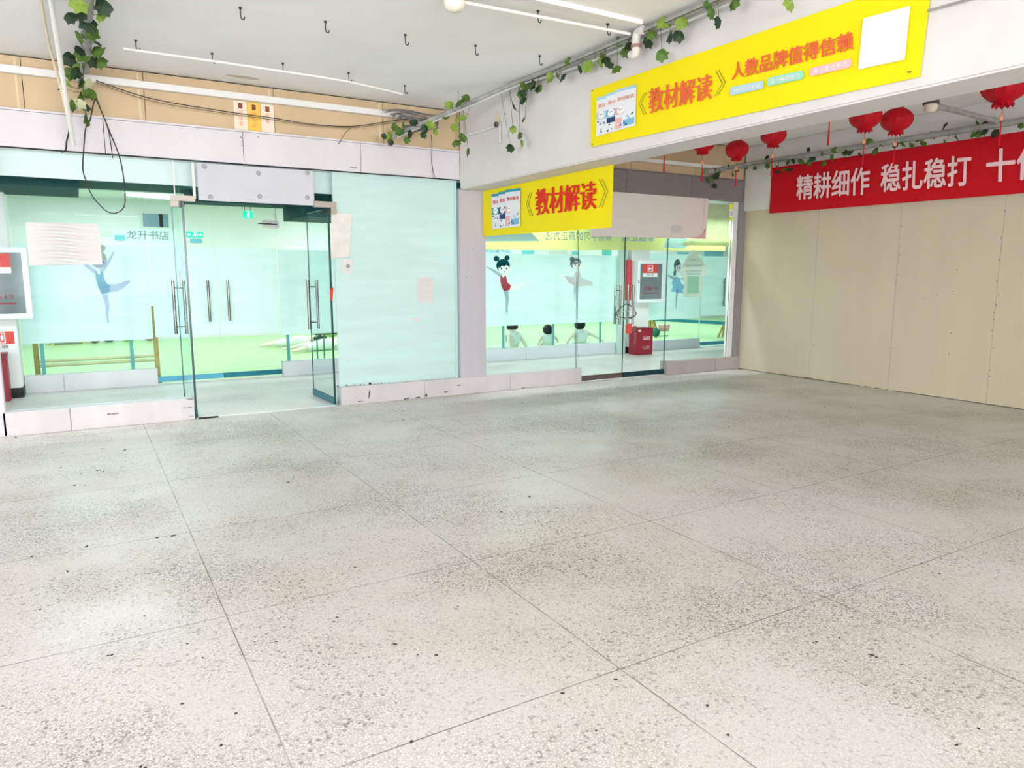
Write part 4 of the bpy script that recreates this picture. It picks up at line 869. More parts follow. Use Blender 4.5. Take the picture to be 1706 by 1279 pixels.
# ------------------------------------------------------------------ long yellow banner on the beam
XF = XB-.012
def P3(x, p): return (x, p[0], p[1])
def qd(x, ul, ur, lr, ll): return Quad(P3(x, ll), P3(x, lr), P3(x, ur), P3(x, ul))
def books(quad, par, pale):
    pb = MB()
    bt = [M_pb if pale else M_pt, mat('book_body', (.80, .82, .88), .6), M_redp if not pale else mat('book_title', (.85, .35, .22), .6), M_wprint, M_navy, mat('book_pink', (.80, .45, .47), .6), mat('book_blue', (.20, .48, .72), .6)]
    for k, (a, b) in enumerate(((0, .30), (.26, .55), (.50, 1))):
        o = .005 + k*.001; z0, z1 = 0, .93 + .035*k
        quad.rect(pb, a, z0, b, z1, 1, o); quad.rect(pb, a, z1-.07, b, z1, 0, o+.0004)
        quad.sub(a+.05, .66+.02*k, a+(.24 if k < 2 else .45), .76+.02*k).text(pb, '教材' if k < 2 else '教材解读', 2, o+.0006, .01)
        quad.rect(pb, a, .38, b if k < 2 else .70, .56, (0, 4, 5)[k] if not pale else (0, 6, 5)[k], o+.0004); quad.ell(pb, a+.13, .48, .085, .09, 3, o+.0008)
        for s in (-.03, .02): quad.ell(pb, a+.13+s, .50, .012, .012, 4, o+.001, 10)
        rn = random.Random(k)
        if k == 1: quad.rect(pb, a+.02, .24, b, .37, 4, o+.0005)
        if k == 2: quad.rect(pb, a+.2, .06, b-.03, .22, 6, o+.0004)
        if k == 2: quad.rect(pb, a, .04, a+.16, .30, 5, o+.0004)
        for j in range(9): quad.rect(pb, *(lambda s, t_: (s, t_, s+.04, t_+.04))(rn.uniform(a+.02, b-.08), rn.uniform(.03, .33)), rn.choice((4, 3, 6, 4)), o+.0007)
    pb.build('book_picture', bt, par)
t = thing('yellow_banner', 'long yellow banner with red lettering and a white square stretched on the beam', 'banner', (XF, 3.9, 2.6))
q = Quad((XF, 5.428, 2.622), (XF, 2.444, 2.566), (XF, 2.416, 3.085), (XF, 5.44, 3.112))
cloth(q, 60, 8, .003, 2).build('cloth', M_yellow, t)
books(qd(XF-.002, (5.346, 3.05), (4.811, 3.026), (4.813, 2.705), (5.344, 2.70)), t, True)
pb = MB(); XT = XF-.010
qd(XT, (4.663, 2.959), (3.966, 2.926), (3.97, 2.749), (4.65, 2.765)).text(pb, '教材解读', 0, .001, .006, .035); pb.build('lettering', [M_orange], t); pb = MB()
qd(XT, (3.794, 2.95), (2.859, 2.916), (2.852, 2.807), (3.788, 2.835)).text(pb, '人教品牌值得信赖', 0, .001, .022); pb.build('lettering', [M_orange], t); pb = MB()
for o_ in (0, .028):
    for a, b, c in (((4.712-o_, 2.937), (4.775-o_, 2.869), (4.709-o_, 2.77)), ((3.915+o_, 2.934), (3.848+o_, 2.834), (3.916+o_, 2.76))):
        for u, v in ((a, b), (b, c)): pb.add([(XT, u[0]-.003, u[1]), (XT, u[0]+.003, u[1]), (XT, v[0]+.003, v[1]), (XT, v[0]-.003, v[1])], [(0, 1, 2, 3)], 1)
pb.build('printed_brackets', [M_orange, M_brown], t)
def pill(ul, ur, lr, ll, m_, txt):
    q = qd(XT, ul, ur, lr, ll); pb = MB(); pts = [(.06+.06*math.cos(a), .5+.5*math.sin(a)) for a in [PI/2+PI*k/10 for k in range(11)]] + [(.94+.06*math.cos(a), .5+.5*math.sin(a)) for a in [-PI/2+PI*k/10 for k in range(11)]]
    q.poly(pb, pts, 0, .001); q.sub(.1, .2, .9, .8).text(pb, txt, 1, .002, .012); pb.build('slogan_pill', [m_, M_wprint], t)
pill((3.801, 2.792), (3.509, 2.776), (3.506, 2.724), (3.797, 2.735), M_pb, '夯实知识基础'); pill((3.48, 2.783), (3.194, 2.77), (3.191, 2.718), (3.477, 2.729), M_pg, '提升解题能力'); pill((3.151, 2.769), (2.86, 2.761), (2.857, 2.711), (3.148, 2.719), M_pp, '解读重点难点')
q = qd(XT, (2.804, 2.964), (2.523, 2.951), (2.53, 2.675), (2.814, 2.686)); pb = MB(); q.rect(pb, 0, 0, 1, 1, 0, .001); pb.build('white_square', M_wprint, t)
for y, z in ((5.41, 3.095), (5.40, 2.64), (2.50, 2.60)): MB().lathe((XT, y, z), [(.006, 0), (.011, 0), (.011, .004)], 12).build('eyelet', M_steel, t)
# short yellow banner under the beam
XS = 4.33; KB = XS/4.4
def kb(p): return (p[0]*KB, 1.5+(p[1]-1.5)*KB)
t = thing('yellow_banner', 'short yellow banner with red lettering hanging below the beam by the pilaster', 'banner', (XS, 6.8, 1.94))
q = Quad((XS, 8.02, 1.955), (XS, 5.572*KB, 1.93), (XS, 5.556*KB, 2.500), (XS, 8.01, 2.495))
cloth(q, 60, 8, .005, 6).build('cloth', M_yellow, t)
XT2 = XS-.009
books(qd(XT2+.003, *map(kb, ((7.894, 2.485), (7.212, 2.462), (7.228, 2.039), (7.873, 2.035)))), t, False)
pb = MB(); qd(XT2, *map(kb, ((6.918, 2.415), (5.792, 2.397), (5.794, 2.125), (6.902, 2.135)))).text(pb, '教材解读', 0, .001, .006, .04); pb.build('lettering', [M_redp], t); pb = MB()
for o_ in (0, .045):
    for a, b, c in (((7.017-o_, 2.397), (7.092-o_, 2.272), (7.002-o_, 2.135)), ((5.717+o_, 2.40), (5.621+o_, 2.279), (5.709+o_, 2.135))):
        for u, v in ((kb(a), kb(b)), (kb(b), kb(c))): pb.add([(XT2, u[0]-.004, u[1]), (XT2, u[0]+.004, u[1]), (XT2, v[0]+.004, v[1]), (XT2, v[0]-.004, v[1])], [(0, 1, 2, 3)], 1)
pb.build('printed_brackets', [M_redp, M_brown], t)
# red banner on the right wall beam
XD = XR-.062
t = thing('red_banner', 'wide red banner with pale pink slogan characters on the right wall', 'banner', (XD, 5, 2.4))
q = Quad((XD, 7.55, 2.392), (XD, 1.2, 2.36), (XD, 1.2, 3.02), (XD, 7.551, 3.05))
cloth(q, 80, 8, .008, 9, freq=2).build('cloth', M_red, t)
pb = MB(); XT3 = XD-.013
qd(XT3, (7.093, 2.888), (5.965, 2.886), (5.95, 2.522), (7.075, 2.542)).text(pb, '精耕细作', 0, .001, .020); pb.build('lettering', M_pink, t); pb = MB()
qd(XT3, (5.819, 2.888), (4.713, 2.865), (4.695, 2.51), (5.80, 2.535)).text(pb, '稳扎稳打', 0, .001, .020); pb.build('lettering', M_pink, t); pb = MB()
qd(XT3, (4.555, 2.888), (3.93, 2.88), (3.91, 2.51), (4.53, 2.52)).text(pb, '十倍', 0, .001, .020); pb.build('lettering', M_pink, t); pb = MB()
qd(XT3, (3.87, 2.88), (3.25, 2.87), (3.23, 2.50), (3.85, 2.51)).text(pb, '努力', 0, .001, .020)
pb.build('lettering', M_pink, t)

# ------------------------------------------------------------------ pipes, ivy, rods and wires under the ceiling
def ivy_leaf(mb, c, size, nrm, roll, m):
    nrm = Vector(nrm).normalized(); u = Vector((0, 0, 1)).cross(nrm)
    u = u.normalized() if u.length > .05 else Vector((1, 0, 0)); v = nrm.cross(u)
    ca, sa = math.cos(roll), math.sin(roll); u, v = u*ca+v*sa, v*ca-u*sa
    o2 = [(0, -.56), (.20, -.36), (.46, -.36), (.43, -.10), (.50, .14), (.28, .30), (0, .38), (-.28, .30), (-.50, .14), (-.43, -.10), (-.46, -.36), (-.20, -.36)]
    c = Vector(c); ctr = c + nrm*size*.10
    vs = [ctr] + [c + u*x*size + v*y*size - nrm*abs(x)*size*.25 for x, y in o2] + [c + u*0 + v*.8*size]
    mb.add(vs, [(0, i+1, (i+1) % 12+1) for i in range(12)], m, False)
def ivy(name, label, leaves, stem_pts, face, size, group, axis):
    t = thing(name, label, 'plant', stem_pts[0], group); rn = random.Random(name+label)
    mb = MB()
    for c in leaves:
        nr = Vector(face) + Vector((rn.uniform(-1.3, 1.3), rn.uniform(-1.3, 1.3), rn.uniform(-.9, .9)))
        ivy_leaf(mb, Vector(c) + Vector((rn.uniform(-.02, .02), 0, 0)), size*rn.uniform(.8, 1.25), nr, rn.uniform(-1.2, 1.2), rn.choice((0, 0, 0, 0, 1, 3, 3, 3, 2) if 'upper' in label else (0, 0, 0, 0, 3, 3, 3) if 'dark' in label else (0, 0, 0, 1, 1, 3, 3)))
    mb.build('foliage', [M_leaf, M_leafy, M_leafp, M_leafd], t)
    sb = MB(); sb.tube(smooth_path(stem_pts, 5), .0045, 6)
    for c in leaves:
        c = Vector(c); n_ = min(smooth_path(stem_pts, 5), key=lambda p: (p-c).length)
        if (n_-c).length < .6 and (n_-c).length > .02: sb.tube([n_, (n_+c)/2 - Vector((0, 0, .02)), c], .0022, 5, caps=False)
    sb.build('stem', M_stem, t); return t
IVY_BEAM = [(9.81, 3.51), (10.06, 3.43), (10.24, 3.45), (9.51, 3.47), (9.14, 3.45), (9.24, 3.32), (8.88, 3.26), (8.78, 3.32), (8.59, 3.33), (8.22, 3.35), (8.1, 3.48), (7.96, 3.2), (7.87, 3.27), (7.69, 3.25), (7.93, 3.02), (7.7, 3.04), (7.6, 2.87), (6.38, 3.33), (6.44, 3.27), (6.41, 3.2), (6.59, 3.16), (6.38, 3.02), (6.61, 2.96), (6.49, 2.88), (6.46, 2.8), (6.65, 2.78), (6.27, 3.32), (6.13, 3.26), (7.82, 3.45), (7.63, 3.45), (8.53, 3.24), (9.44, 3.28), (9.96, 3.32), (9.64, 3.42), (5.62, 3.48), (5.46, 3.28), (5.36, 3.28), (5.2, 3.27), (5.18, 3.31), (5.1, 3.27), (5.08, 3.22), (5.93, 3.31), (5.8, 3.29), (5.72, 3.26), (6.14, 3.26), (6.27, 3.31), (6.39, 3.34), (6.47, 3.28), (4.85, 3.27), (4.8, 3.31), (4.6, 3.28), (4.58, 3.41), (4.51, 3.31), (4.39, 3.37), (4.33, 3.25), (4.23, 3.23), (4.19, 3.31), (4.94, 3.16), (4.96, 3.38), (4.4, 3.14), (3.7, 3.29), (3.9, 3.29), (3.94, 3.36), (3.83, 3.21), (3.25, 3.16)]
def slant(y, z):
    """the garland leaves the beam and slants out towards the room as it nears the back wall"""
    s = 1 - .06*max(0, y-6.5)
    if y > 9.6: s = 7.85/y
    return (3.93*s, min(y*s, YW-.1), 1.5+(z-1.5)*s)
lv = []
for y, z in IVY_BEAM:
    x, y2, z2 = slant(y, z)
    f_ = .985 if y > 7.2 else 1
    lv.append((x*f_, y2*f_, min(1.5+(z2-1.5)*f_, ZC-.04)))
stem = [slant(y, 3.36) for y in (9.95, 9.1, 8.2, 7.4, 6.5, 5.6, 4.8, 4.2, 3.6, 2.8)]
ivy('ivy_garland', 'artificial ivy garland trailing along the pipe beside the yellow bannered beam', lv, stem, (-.8, -.6, -.2), .095, 'artificial ivy garlands', 'y')
IVY_LEFT = [(0.13, 6.01, 3.31), (0.28, 5.99, 3.31), (0.17, 6.22, 3.31), (0.26, 6.19, 3.31), (0.11, 6.36, 3.31), (0.21, 6.44, 3.31), (0.24, 6.47, 3.31), (0.14, 6.83, 3.31), (0.24, 6.68, 3.31), (0.26, 6.92, 3.31), (0.26, 7.17, 3.31), (0.29, 7.2, 3.31), (0.14, 7.2, 3.31), (0.09, 7.54, 3.31), (0.18, 7.36, 3.31), (0.24, 7.52, 3.31), (0.3, 7.52, 3.31), (0.09, 7.88, 3.27), (0.15, 7.88, 3.32), (0.19, 7.62, 3.31), (0.06, 7.88, 3.17), (0.13, 7.88, 3.2), (0.19, 7.88, 3.18), (0.1, 7.88, 2.99), (0.15, 7.88, 3.06), (0.16, 7.88, 2.99), (0.24, 7.88, 3.11), (0.17, 7.88, 2.88), (0.02, 7.88, 3.14), (0.3, 6.04, 3.31)]
IVY_LEFT += [(.14+.03*(k % 3), 7.86, 3.28-.09*k) for k in range(4)]
ivy('ivy_garland', 'artificial ivy garland hanging from the ceiling pipe at upper left', IVY_LEFT, [(.2, 5.2, 3.34), (.2, 6.0, 3.33), (.2, 6.8, 3.33), (.19, 7.5, 3.32), (.17, 7.84, 3.22), (.165, 7.88, 3.05), (.17, 7.88, 2.9)], (0, -1, -.3), .105, 'artificial ivy garlands', 'y')
IVY_RIGHT = [(8.62, 3.13), (8.56, 3.13), (8.51, 3.1), (8.55, 3.04), (8.71, 2.99), (8.57, 2.89), (8.3, 3.16), (8.12, 3.07), (8.19, 3.02), (7.96, 3.1), (7.78, 3.07), (7.57, 3.2), (7.54, 3.07), (7.36, 3.05), (7.2, 3.08), (7.34, 2.96), (7.24, 2.98), (7.14, 2.97), (7.07, 3.08), (6.96, 3.06), (6.86, 3.2), (6.79, 3.08), (6.83, 3.03), (6.6, 3.11), (6.41, 3.14), (6.46, 3.05), (6.29, 3.09), (6.23, 3.09), (6.61, 2.99), (6.2, 3.14), (6.24, 3.11), (6.17, 3.1), (6.07, 3.02), (5.94, 3.18), (5.85, 3.05), (5.76, 3.12), (5.58, 3.08), (5.48, 3.08), (5.39, 3.05), (5.3, 3.12), (5.24, 3.04), (5.14, 3.13), (5.0, 3.21), (4.98, 3.04), (4.86, 3.06), (4.65, 3.19), (4.66, 3.06), (4.61, 3.06), (4.54, 3.07), (4.44, 3.04), (4.56, 3.15), (4.48, 3.18), (4.18, 3.08)]
def slr(y, z):
    s = min(1, 7.95/y) if y > 7.9 else 1
    return (8.83*s, y*s, 1.5+(z-1.5)*s)
ivy('ivy_garland', 'dark artificial ivy garland along the pipe above the red banner', [slr(y, z) for y, z in IVY_RIGHT], [slr(y, 3.12) for y in (8.7, 8.3, 7.8, 7, 6.2, 5.4, 4.6, 3.8, 3.0)], (-1, -.3, -.1), .088, 'artificial ivy garlands', 'y')
# the pipes themselves
def pipe(name, label, pts, r, m_=M_pipe, n=6, hang=None, cat='pipe'):
    t = thing(name, label, cat, pts[0]); MB().tube(smooth_path(pts, n), r, 12).build('tube', m_, t)
    for p in hang or []: MB().tube([p, (p[0], p[1], ZC)], .003, 6).build('hanger', M_wire, t)
    return t
tp = pipe('cable_pipe', 'grey bundled pipe running along the top of the yellow bannered beam', [slant(y, 3.395) for y in (9.9, 9.1, 8.2, 7.4, 6.5)] + [(3.95, y, 3.375) for y in (5.6, 4.7, 3.8, 2.6, .5, -8.9)], .026, hang=[slant(7.85, 3.40), (3.94, 6.5, 3.39)])
MB().tube(smooth_path([slant(y, 3.36) for y in (9.9, 9.1, 8.2, 7.4, 6.5)] + [(3.97, y, 3.325) for y in (5.6, 4.7, 3.8)], 5), .011, 8).build('conduit', mat('grey_conduit', (.55, .56, .54), .5), tp)
t = thing('pipe_elbow', 'white plastic pipe bend with clamp hanging under the pipe by the beam', 'pipe fitting', (3.93, 4.69, 3.2))
MB().tube(smooth_path([(3.92, 4.62, 3.375), (3.92, 4.68, 3.37), (3.92, 4.70, 3.32), (3.92, 4.70, 3.24), (3.92, 4.72, 3.215), (3.92, 4.76, 3.225)], 5), .034, 14).build('bend', mat('dull_white_pipe', (.66, .64, .60), .45), t); MB().tube([(3.92, 4.70, 3.26), (3.92, 4.70, 3.285)], .04, 14).build('clamp', mat('rust_clamp', (.34, .20, .16), .6), t)
pipe('cable_pipe', 'grey ceiling pipe wrapped in ivy at upper left', [(.2, 4.4, 3.36), (.2, 5.5, 3.355), (.2, 6.6, 3.35), (.2, 7.5, 3.34), (.19, 7.84, 3.30)], .04)
pipe('cable_pipe', 'grey pipe running above the red banner on the right wall', [slr(8.75, 3.12)] + [(8.84, y, 3.13) for y in (7.9, 6.8, 5.5, 4.2, 2.8, 0, -8.9)], .035)
pipe('cable_pipe', 'grey crossing pipe behind the smoke detector in the right bay', [(7.55, 4.45, 3.20), (8.2, 4.45, 3.19), (8.8, 4.42, 3.16)], .028)
# trunking on the tan wall
tag(MB().sbox((-6, YW-.035, 3.25), (3.42, YW+.030, 3.312), 0, .004).build('cable_trunking', M_white), 'long white cable trunking across the tan wall on the left', 'trunking')
tag(MB().sbox((XB2+.01, YW-.05, 3.045), (8.40, YW+.030, 3.095), 0, .004).build('cable_trunking', M_white), 'white cable trunking on the wall behind the red lanterns', 'trunking')
t = thing('cable_bundle', 'coil of loose grey cables where the trunking meets the ivy pipe', 'cables', (3.4, 7.85, 3.2))
rn = random.Random(8)
for k in range(9):
    z = 3.26 - .012*k + rn.uniform(-.02, .02); MB().tube(smooth_path([(3.02+.03*k, 7.90, z+.03), (3.2+rn.uniform(-.05, .05), 7.84, z+.05), (3.45, 7.80+rn.uniform(-.03, .03), z+.02), (3.62, 7.74, z-.02+rn.uniform(-.04, .04)), (3.40, 7.80, z-.09), (3.24, 7.86, z-.12)], 5), .0065, 6).build('cable', mat('cable_grey', (.16, .15, .16), .5), t)
def wire(label, pts, r=.0045, m_=M_wire, name='loose_wire', n=6): return tag(MB().tube(smooth_path(pts, n), r, 6).build(name, m_), label, 'wire')
wire('dark wire sagging across the tan wall from the left ivy to the cable coil', [(.278, 7.98, 3.254), (.719, 7.98, 3.15), (1.365, 7.98, 3.105), (1.832, 7.98, 3.09), (2.266, 7.98, 3.068), (2.694, 7.98, 3.09), (3.077, 7.98, 3.175), (3.42, 7.95, 3.25)])
wire('second thinner wire sagging just under the dark wire on the tan wall', [(.278, 7.97, 3.235), (.719, 7.97, 3.125), (1.365, 7.97, 3.085), (1.832, 7.97, 3.07), (2.266, 7.97, 3.055), (2.694, 7.97, 3.075), (3.077, 7.97, 3.155), (3.42, 7.94, 3.23)], .004, mat('tan_wire', (.22, .16, .10), .6))
wire('short wire tail dropping from the sagging wires to the fascia', [(2.70, 7.985, 3.085), (2.62, 7.99, 3.01), (2.575, 8.02, 2.93), (2.556, 8.045, 2.905)], .004, MATS['tan_wire'])
wire('black cable looping down in front of the left glass pane', [(.265, 7.95, 3.10), (.237, 7.95, 3.028), (.202, 7.95, 2.892), (.164, 7.95, 2.825), (.138, 7.95, 2.674), (.112, 7.95, 2.459), (.128, 7.95, 2.352), (.162, 7.95, 2.23), (.219, 7.95, 2.14), (.288, 7.95, 2.072), (.362, 7.95, 2.069), (.427, 7.95, 2.133), (.441, 7.95, 2.262), (.438, 7.95, 2.427), (.415, 7.95, 2.601), (.363, 7.95, 2.775), (.31, 7.95, 2.95), (.25, 7.95, 3.13)], .0055)
wire('straight thin dark wire hanging inside the cable loop at upper left', [(.262, 7.96, 3.12), (.335, 7.96, 2.86), (.352, 7.96, 2.75), (.362, 7.96, 2.57)], .004)
wire('black wire end hanging beside the leaning white rod', [(.024, 7.9, 2.93), (.03, 7.9, 2.788), (.003, 7.9, 2.681), (-.013, 7.9, 2.60), (-.051, 7.9, 2.582)], .007)
tag(MB().tube([(-.05, 5.6, 3.405), (-.017, 6.333, 3.385), (.02, 7.2, 2.98), (.052, 7.85, 2.652)], .019, 10).build('white_rod', M_pvc), 'white plastic rod leaning down from the ceiling at upper left', 'rod')
tag(MB().tube([(-.085, 5.9, 3.40), (-.065, 7.45, 3.38), (.0, 7.8, 3.08), (.028, 7.9, 2.88)], .011, 8).build('thin_rod', mat('cream_rod', (.74, .68, .52), .5)), 'thin cream rod hanging behind the white rod at upper left', 'rod')
wire('thin wire hanging down the fascia beside the cable coil', [(3.66, 8.02, 3.10), (3.672, 8.03, 2.96), (3.665, 8.03, 2.793), (3.70, 8.03, 2.62)], .004)
# corner trim of the beam, pipe stub
t = thing('wall_valve', 'small white pipe stub with a valve on the beam face', 'pipe fitting', (4.0, 7.1, 3.0))
MB().tube([(4.03, 7.85, 3.10), (4.03, 7.08, 3.085)], .010, 8).build('feed_pipe', M_pvc, t); MB().tube([(4.03, 7.06, 3.10), (4.03, 7.06, 2.90)], .017, 10).build('stub', mat('old_white_pipe', (.62, .60, .57), .5), t); MB().tube([(4.0, 7.06, 3.085), (3.975, 7.06, 3.085)], .03, 10).build('valve', M_steel, t)
mb = MB()
for c_, r_, k in (((7.16, 3.18), .05, 0), ((7.12, 3.16), .03, 1)): mb.add([(XB-.0015-.0005*k, c_[0]+r_*math.cos(a)*.8, c_[1]+r_*1.5*math.sin(a)) for a in [j*PI/10 for j in range(20)]], [tuple(range(20))], 0)
tag(mb.build('rust_stain', mat('rust_stain', (.74, .64, .50), .7)), 'faint rust stain on the beam above the small valve', 'stain')
# rods and hooks on the ceiling
tag(MB().tube(smooth_path([(.461, 7.08, 3.335), (1.129, 7.06, 3.33), (1.717, 7.06, 3.325), (2.337, 7.08, 3.32), (3.0, 7.27, 3.32)], 6), .0105, 8).build('curtain_rod', M_pvc), 'thin white rod hung from the ceiling hooks near the tan wall', 'rod')
tag(MB().tube([(2.47, 4.82, 3.375), (3.90, 4.75, 3.375)], .012, 8).build('curtain_rod', M_pvc), 'thin white rod under the ceiling beside the smoke detector', 'rod')
tag(MB().sbox((2.45, 4.55, 3.385), (3.86, 4.64, 3.42), 0, .004).build('ceiling_batten', mat('batten_white', (.80, .80, .80), .5)), 'flat white batten on the ceiling beside the beam', 'batten')
tag(MB().tube([(4.02, 2.42, 2.895), (4.02, 1.0, 2.85), (4.02, -8.9, 2.80)], .006, 8).build('thin_rail', M_pipe), 'thin grey rail on the beam right of the long yellow banner', 'rail')
tag(MB().tube([(3.3, 3.6, 3.40), (4.03, 3.4, 3.36)], .016, 8).build('curtain_rod', mat('cream_pvc', (.82, .78, .60), .5)), 'cream rod end meeting the beam above the yellow banner', 'rod')
ordw = ['leftmost', 'second from the left', 'third from the left', 'fourth from the left', 'fifth from the left']
for row, lst in (('middle row', [(1.165, 5.858), (1.784, 5.829), (2.431, 5.804), (3.052, 5.76), (3.678, 5.725)]), ('row along the white rod', [(.56, 7.09), (1.163, 7.15), (1.772, 7.14), (2.396, 7.14), (3.045, 7.31)]), ('row nearest the viewer', [(3.067, 4.80), (3.683, 4.76)])):
    for k, (x, y) in enumerate(lst):
        mb = MB().lathe((x, y, ZC-.012), [(0, 0), (.011, 0), (.011, .012)], 10)
        mb.tube(smooth_path([(x, y, ZC-.01), (x, y, ZC-.055), (x+.006, y, ZC-.078), (x+.022, y, ZC-.080), (x+.028, y, ZC-.062)], 4), .0042, 6)
        tag(mb.build('ceiling_hook', M_wire), 'small dark ceiling hook, %s in the %s' % (ordw[k], row), 'hook', 'hooks in the ceiling')
# smoke detectors
def detector(c, label):
    t = thing('smoke_detector', label, 'smoke detector', c, 'smoke detectors')
    MB().lathe(c, [(.072, .055), (.075, .02), (.068, -.012), (.050, -.035), (0, -.042)], 24).build('housing', mat('detector_cream', (.84, .79, .68), .5), t)
    for k in range(10):
        if k % 2 == 0:
            a = 2*PI*k/10; MB().box((c[0]+.045*math.cos(a)-.008, c[1]+.045*math.sin(a)-.008, c[2]-.031), (c[0]+.045*math.cos(a)+.008, c[1]+.045*math.sin(a)+.008, c[2]-.026)).build('vent', M_black, t)
    MB().lathe((c[0], c[1], c[2]+.055), [(.085, 0), (.085, ZC-c[2]-.055)], 24).build('base', M_white, t)
detector((2.395, 4.83, 3.345), 'cream smoke detector on the ceiling at top centre'); 
t = thing('smoke_detector', 'cream smoke detector beside the crossing pipe in the right bay', 'smoke detector', (7.5, 4.40, 3.13), 'smoke detectors')
MB().lathe((7.5, 4.40, 3.13), [(.062, .055), (.064, .03), (.058, .005), (.042, -.018), (0, -.024)], 24).build('housing', MATS['detector_cream'], t); MB().lathe((7.5, 4.40, 3.185), [(.075, 0), (.075, .03), (.02, .035), (.02, ZC-3.185)], 20).build('base', mat('dark_mount', (.10, .10, .10), .6), t)
# red paper lanterns
def lantern(c, r, label):
    x, y, z = c; r *= .93; t = thing('red_lantern', label, 'lantern', (x, y, z), 'red lanterns in the right bay'); h = r*.80
    mb = MB(); seg = 24; prof = []
    for k in range(13):
        a = -PI/2 + PI*k/12; prof.append((max(r*math.cos(a), r*.36), h*math.sin(a)))
    vs = []
    for i, (rr, hh) in enumerate(prof):
        for k in range(seg):
            an = 2*PI*k/seg; q_ = rr*(1 + (.035 if k % 2 == 0 else -.02)); vs.append((x+q_*math.cos(an), y+q_*math.sin(an), z+hh))
    mb.add(vs, [(i*seg+k, i*seg+(k+1) % seg, (i+1)*seg+(k+1) % seg, (i+1)*seg+k) for i in range(12) for k in range(seg)], 0, False); mb.build('shade', M_lan, t)
    mb = MB(); vs = []
    for zz, f in ((z-h*.93, 1.0), (z-h*1.12, 1.18)):
        for k in range(seg): an = 2*PI*k/seg; vs.append((x+r*.42*f*math.cos(an), y+r*.42*f*math.sin(an), zz + (.02*r if k % 2 else -.12*r)*(f > 1)))
    mb.add(vs, [(k, (k+1) % seg, seg+(k+1) % seg, seg+k) for k in range(seg)], 0); mb.build('skirt', M_lan, t)
    MB().lathe((x, y, z+h*.95), [(r*.38, 0), (r*.38, r*.12), (0, r*.12)], 16).build('cap', M_gold, t)
    MB().tube([(x, y, z+h), (x, y, ZC)], .003, 6).build('cord', M_wire, t)
    tz = z-h*1.1; tb = MB().tube([(x, y, tz), (x, y, tz-.09)], .0025, 5).tube([(x, y, tz-.12), (x, y, tz-.33)], [.004, .010], 8); ta = tb.build('tassel', M_lan, t)
    MB().lathe((x, y-.006, tz-.105), [(0, 0), (.026, 0), (.026, .012), (0, .012)], 14, 0, axis='y').build('medallion', mat('lantern_medallion', (.82, .36, .24), .5), ta)
    return t
lantern((6.64, 6.66, 3.075), .155, 'red lantern half hidden by the beam, leftmost of the lit pair near the back')
lantern((7.26, 6.69, 3.05), .152, 'round red lantern fully in view near the right end of the fascia')
lantern((6.96, 5.88, 3.07), .150, 'red lantern cut by the beam, right of the full one near the back')
lantern((6.90, 4.70, 3.055), .160, 'red lantern cut by the beam, left of the full lantern beside the smoke detector')
lantern((7.28, 4.61, 3.05), .160, 'round red lantern fully in view left of the smoke detector')
lantern((6.85, 3.40, 3.07), .185, 'largest red lantern at the right edge, cut by the beam')
lantern((5.98, 6.61, 3.13), .150, 'lantern hidden above the beam with only its tassel showing near the small yellow banner')
lantern((6.06, 4.49, 3.13), .150, 'lantern hidden above the beam with only its tassel showing over the red banner')
# couplet papers on the tan wall
for k, (x0, x1, m_, lb, zt) in enumerate([(1.495, 1.625, mat('cream_paper', (.84, .74, .60), .7), 'cream paper strip with red writing, left of the three on the tan wall', 3.245), (1.63, 1.755, mat('amber_paper', (.86, .55, .10), .7), 'amber paper strip in the middle of the three on the tan wall', 3.243), (1.762, 1.895, mat('cream_paper', (.84, .74, .60), .7), 'cream paper strip, right of the three beside the board seam', 3.24)]):
    t = thing('paper_strip', lb, 'paper', (x0, YW+.03, 2.97), 'paper strips on the tan wall'); MB().box((x0, YW+.030, 2.965), (x1, YW+.0335, zt)).build('paper', m_, t)
    q = Quad((x0, YW+.030, 2.965), (x1, YW+.030, 2.965), (x1, YW+.030, zt), (x0, YW+.030, zt)); pb = MB(); q.rect(pb, .35, .74, .66, .93, 1, .001); q.rect(pb, .40, .78, .6, .9, 2, .0015)
    for j, tx in enumerate('福禄寿'[k:]+'喜'): 
        if j < 3: q.sub(.34, .52-.2*j, .64, .68-.2*j).text(pb, tx, 0, .001)
    pb.build('print', [mat('orange_ink', (.80, .30, .16), .6), mat('seal_brown', (.16, .07, .05), .6), mat('seal_red', (.30, .06, .05), .6)], t)
tag(MB().add([(1.55+.16*math.cos(a)+.02*math.sin(3*a), 7.84+.05*math.sin(a), ZC-.0015) for a in [k*PI/9 for k in range(18)]], [tuple(reversed(range(18)))], 0).build('water_stain', mat('ceiling_stain', (.62, .55, .45), .8)), 'brown smear on the ceiling above the paper strips', 'stain')

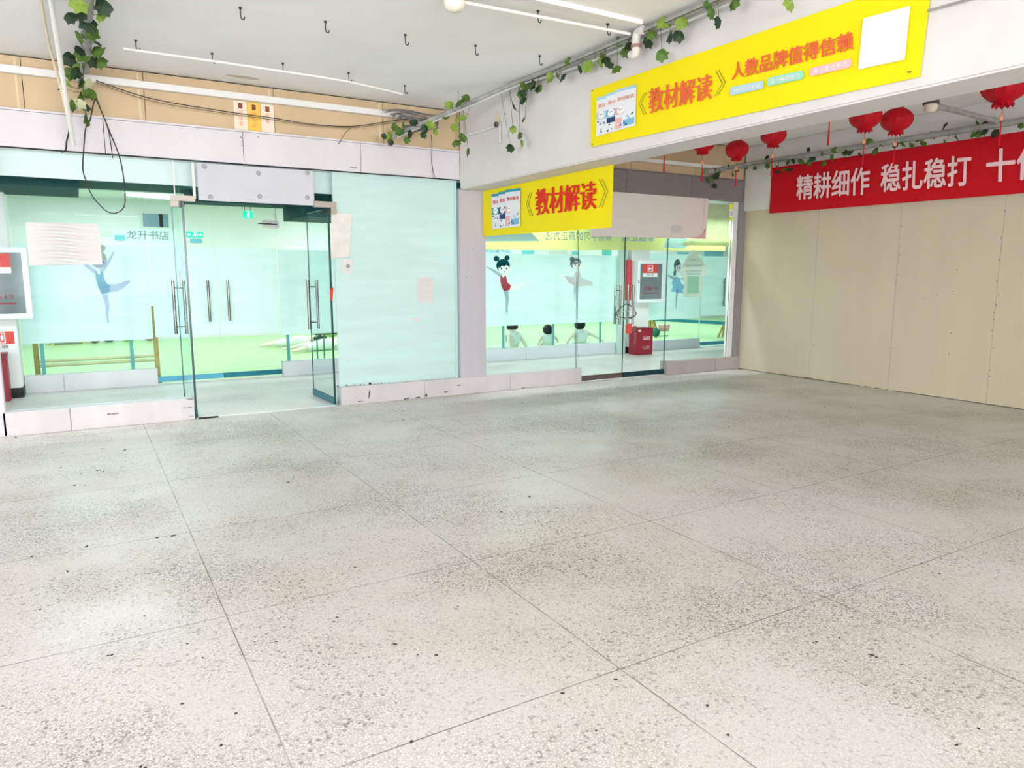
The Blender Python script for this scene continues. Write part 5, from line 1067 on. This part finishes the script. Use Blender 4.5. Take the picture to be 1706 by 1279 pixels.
# ------------------------------------------------------------------ grit on the floor
GRIT = [(-0.09, 6.25), (0.02, 6.28), (-0.24, 6.5), (-0.14, 5.91), (-0.07, 5.87), (-0.61, 7.95), (0.04, 6.23), (0.24, 6.89), (0.07, 7.04), (-0.23, 7.04), (1.12, 7.2), (0.28, 4.46), (0.36, 4.44), (-0.32, 4.47), (-0.17, 4.16), (-0.07, 4.51), (-0.27, 3.72), (0.14, 3.42), (-0.01, 3.11), (0.28, 3.05), (0.3, 2.9), (0.19, 2.61), (0.36, 2.45), (0.29, 2.31), (0.06, 2.31), (0.85, 2.94), (0.86, 2.98), (0.72, 3.17), (1.13, 2.97), (0.59, 2.89), (1.0, 2.63), (1.37, 2.79), (1.1, 2.46), (1.12, 3.48), (1.42, 3.75), (2.53, 4.02), (1.2, 5.21), (2.09, 3.92), (1.99, 3.94), (2.19, 3.85), (1.39, 1.98), (1.62, 1.96), (1.36, 1.75), (1.78, 1.67), (1.73, 1.52), (2.25, 2.61), (1.77, 2.86), (3.79, 2.8), (4.31, 2.85), (3.64, 1.89), (3.68, 2.0), (2.61, 1.72), (2.5, 1.75), (2.6, 1.57), (2.63, 1.47), (2.47, 1.41), (2.46, 1.12), (2.33, 1.11), (5.75, 5.45), (5.43, 4.96), (7.22, 5.16), (4.36, 7.11), (2.96, 7.36), (2.78, 6.89), (3.53, 6.67), (1.72, 7.98), (6.25, 7.24), (0.81, 2.02), (0.72, 2.62), (1.04, 2.5)]
mb = MB(); rn = random.Random(2)
for x, y in GRIT:
    for _ in range(rn.choice((1, 1, 2))):
        s_ = rn.uniform(.003, .006)*(1 if y < 4 else 1.35); bm = bmesh.new(); bmesh.ops.create_icosphere(bm, subdivisions=1, radius=s_)
        ox, oy = rn.uniform(-.012, .012), rn.uniform(-.012, .012); ax = rn.uniform(1, 2.2); an = rn.uniform(0, 3)
        for v in bm.verts:
            px, py = v.co.x*ax*rn.uniform(.8, 1.2), v.co.y*rn.uniform(.7, 1.2)
            v.co = Vector((x+ox+px*math.cos(an)-py*math.sin(an), y+oy+px*math.sin(an)+py*math.cos(an), s_*.4+v.co.z*.45))
        mb.bm(bm, 0)
tag(mb.build('floor_grit', mat('dark_grit', (.05, .045, .04), .8)), 'scattered dark grit and crumbs on the terrazzo floor', 'grit', kind='stuff')
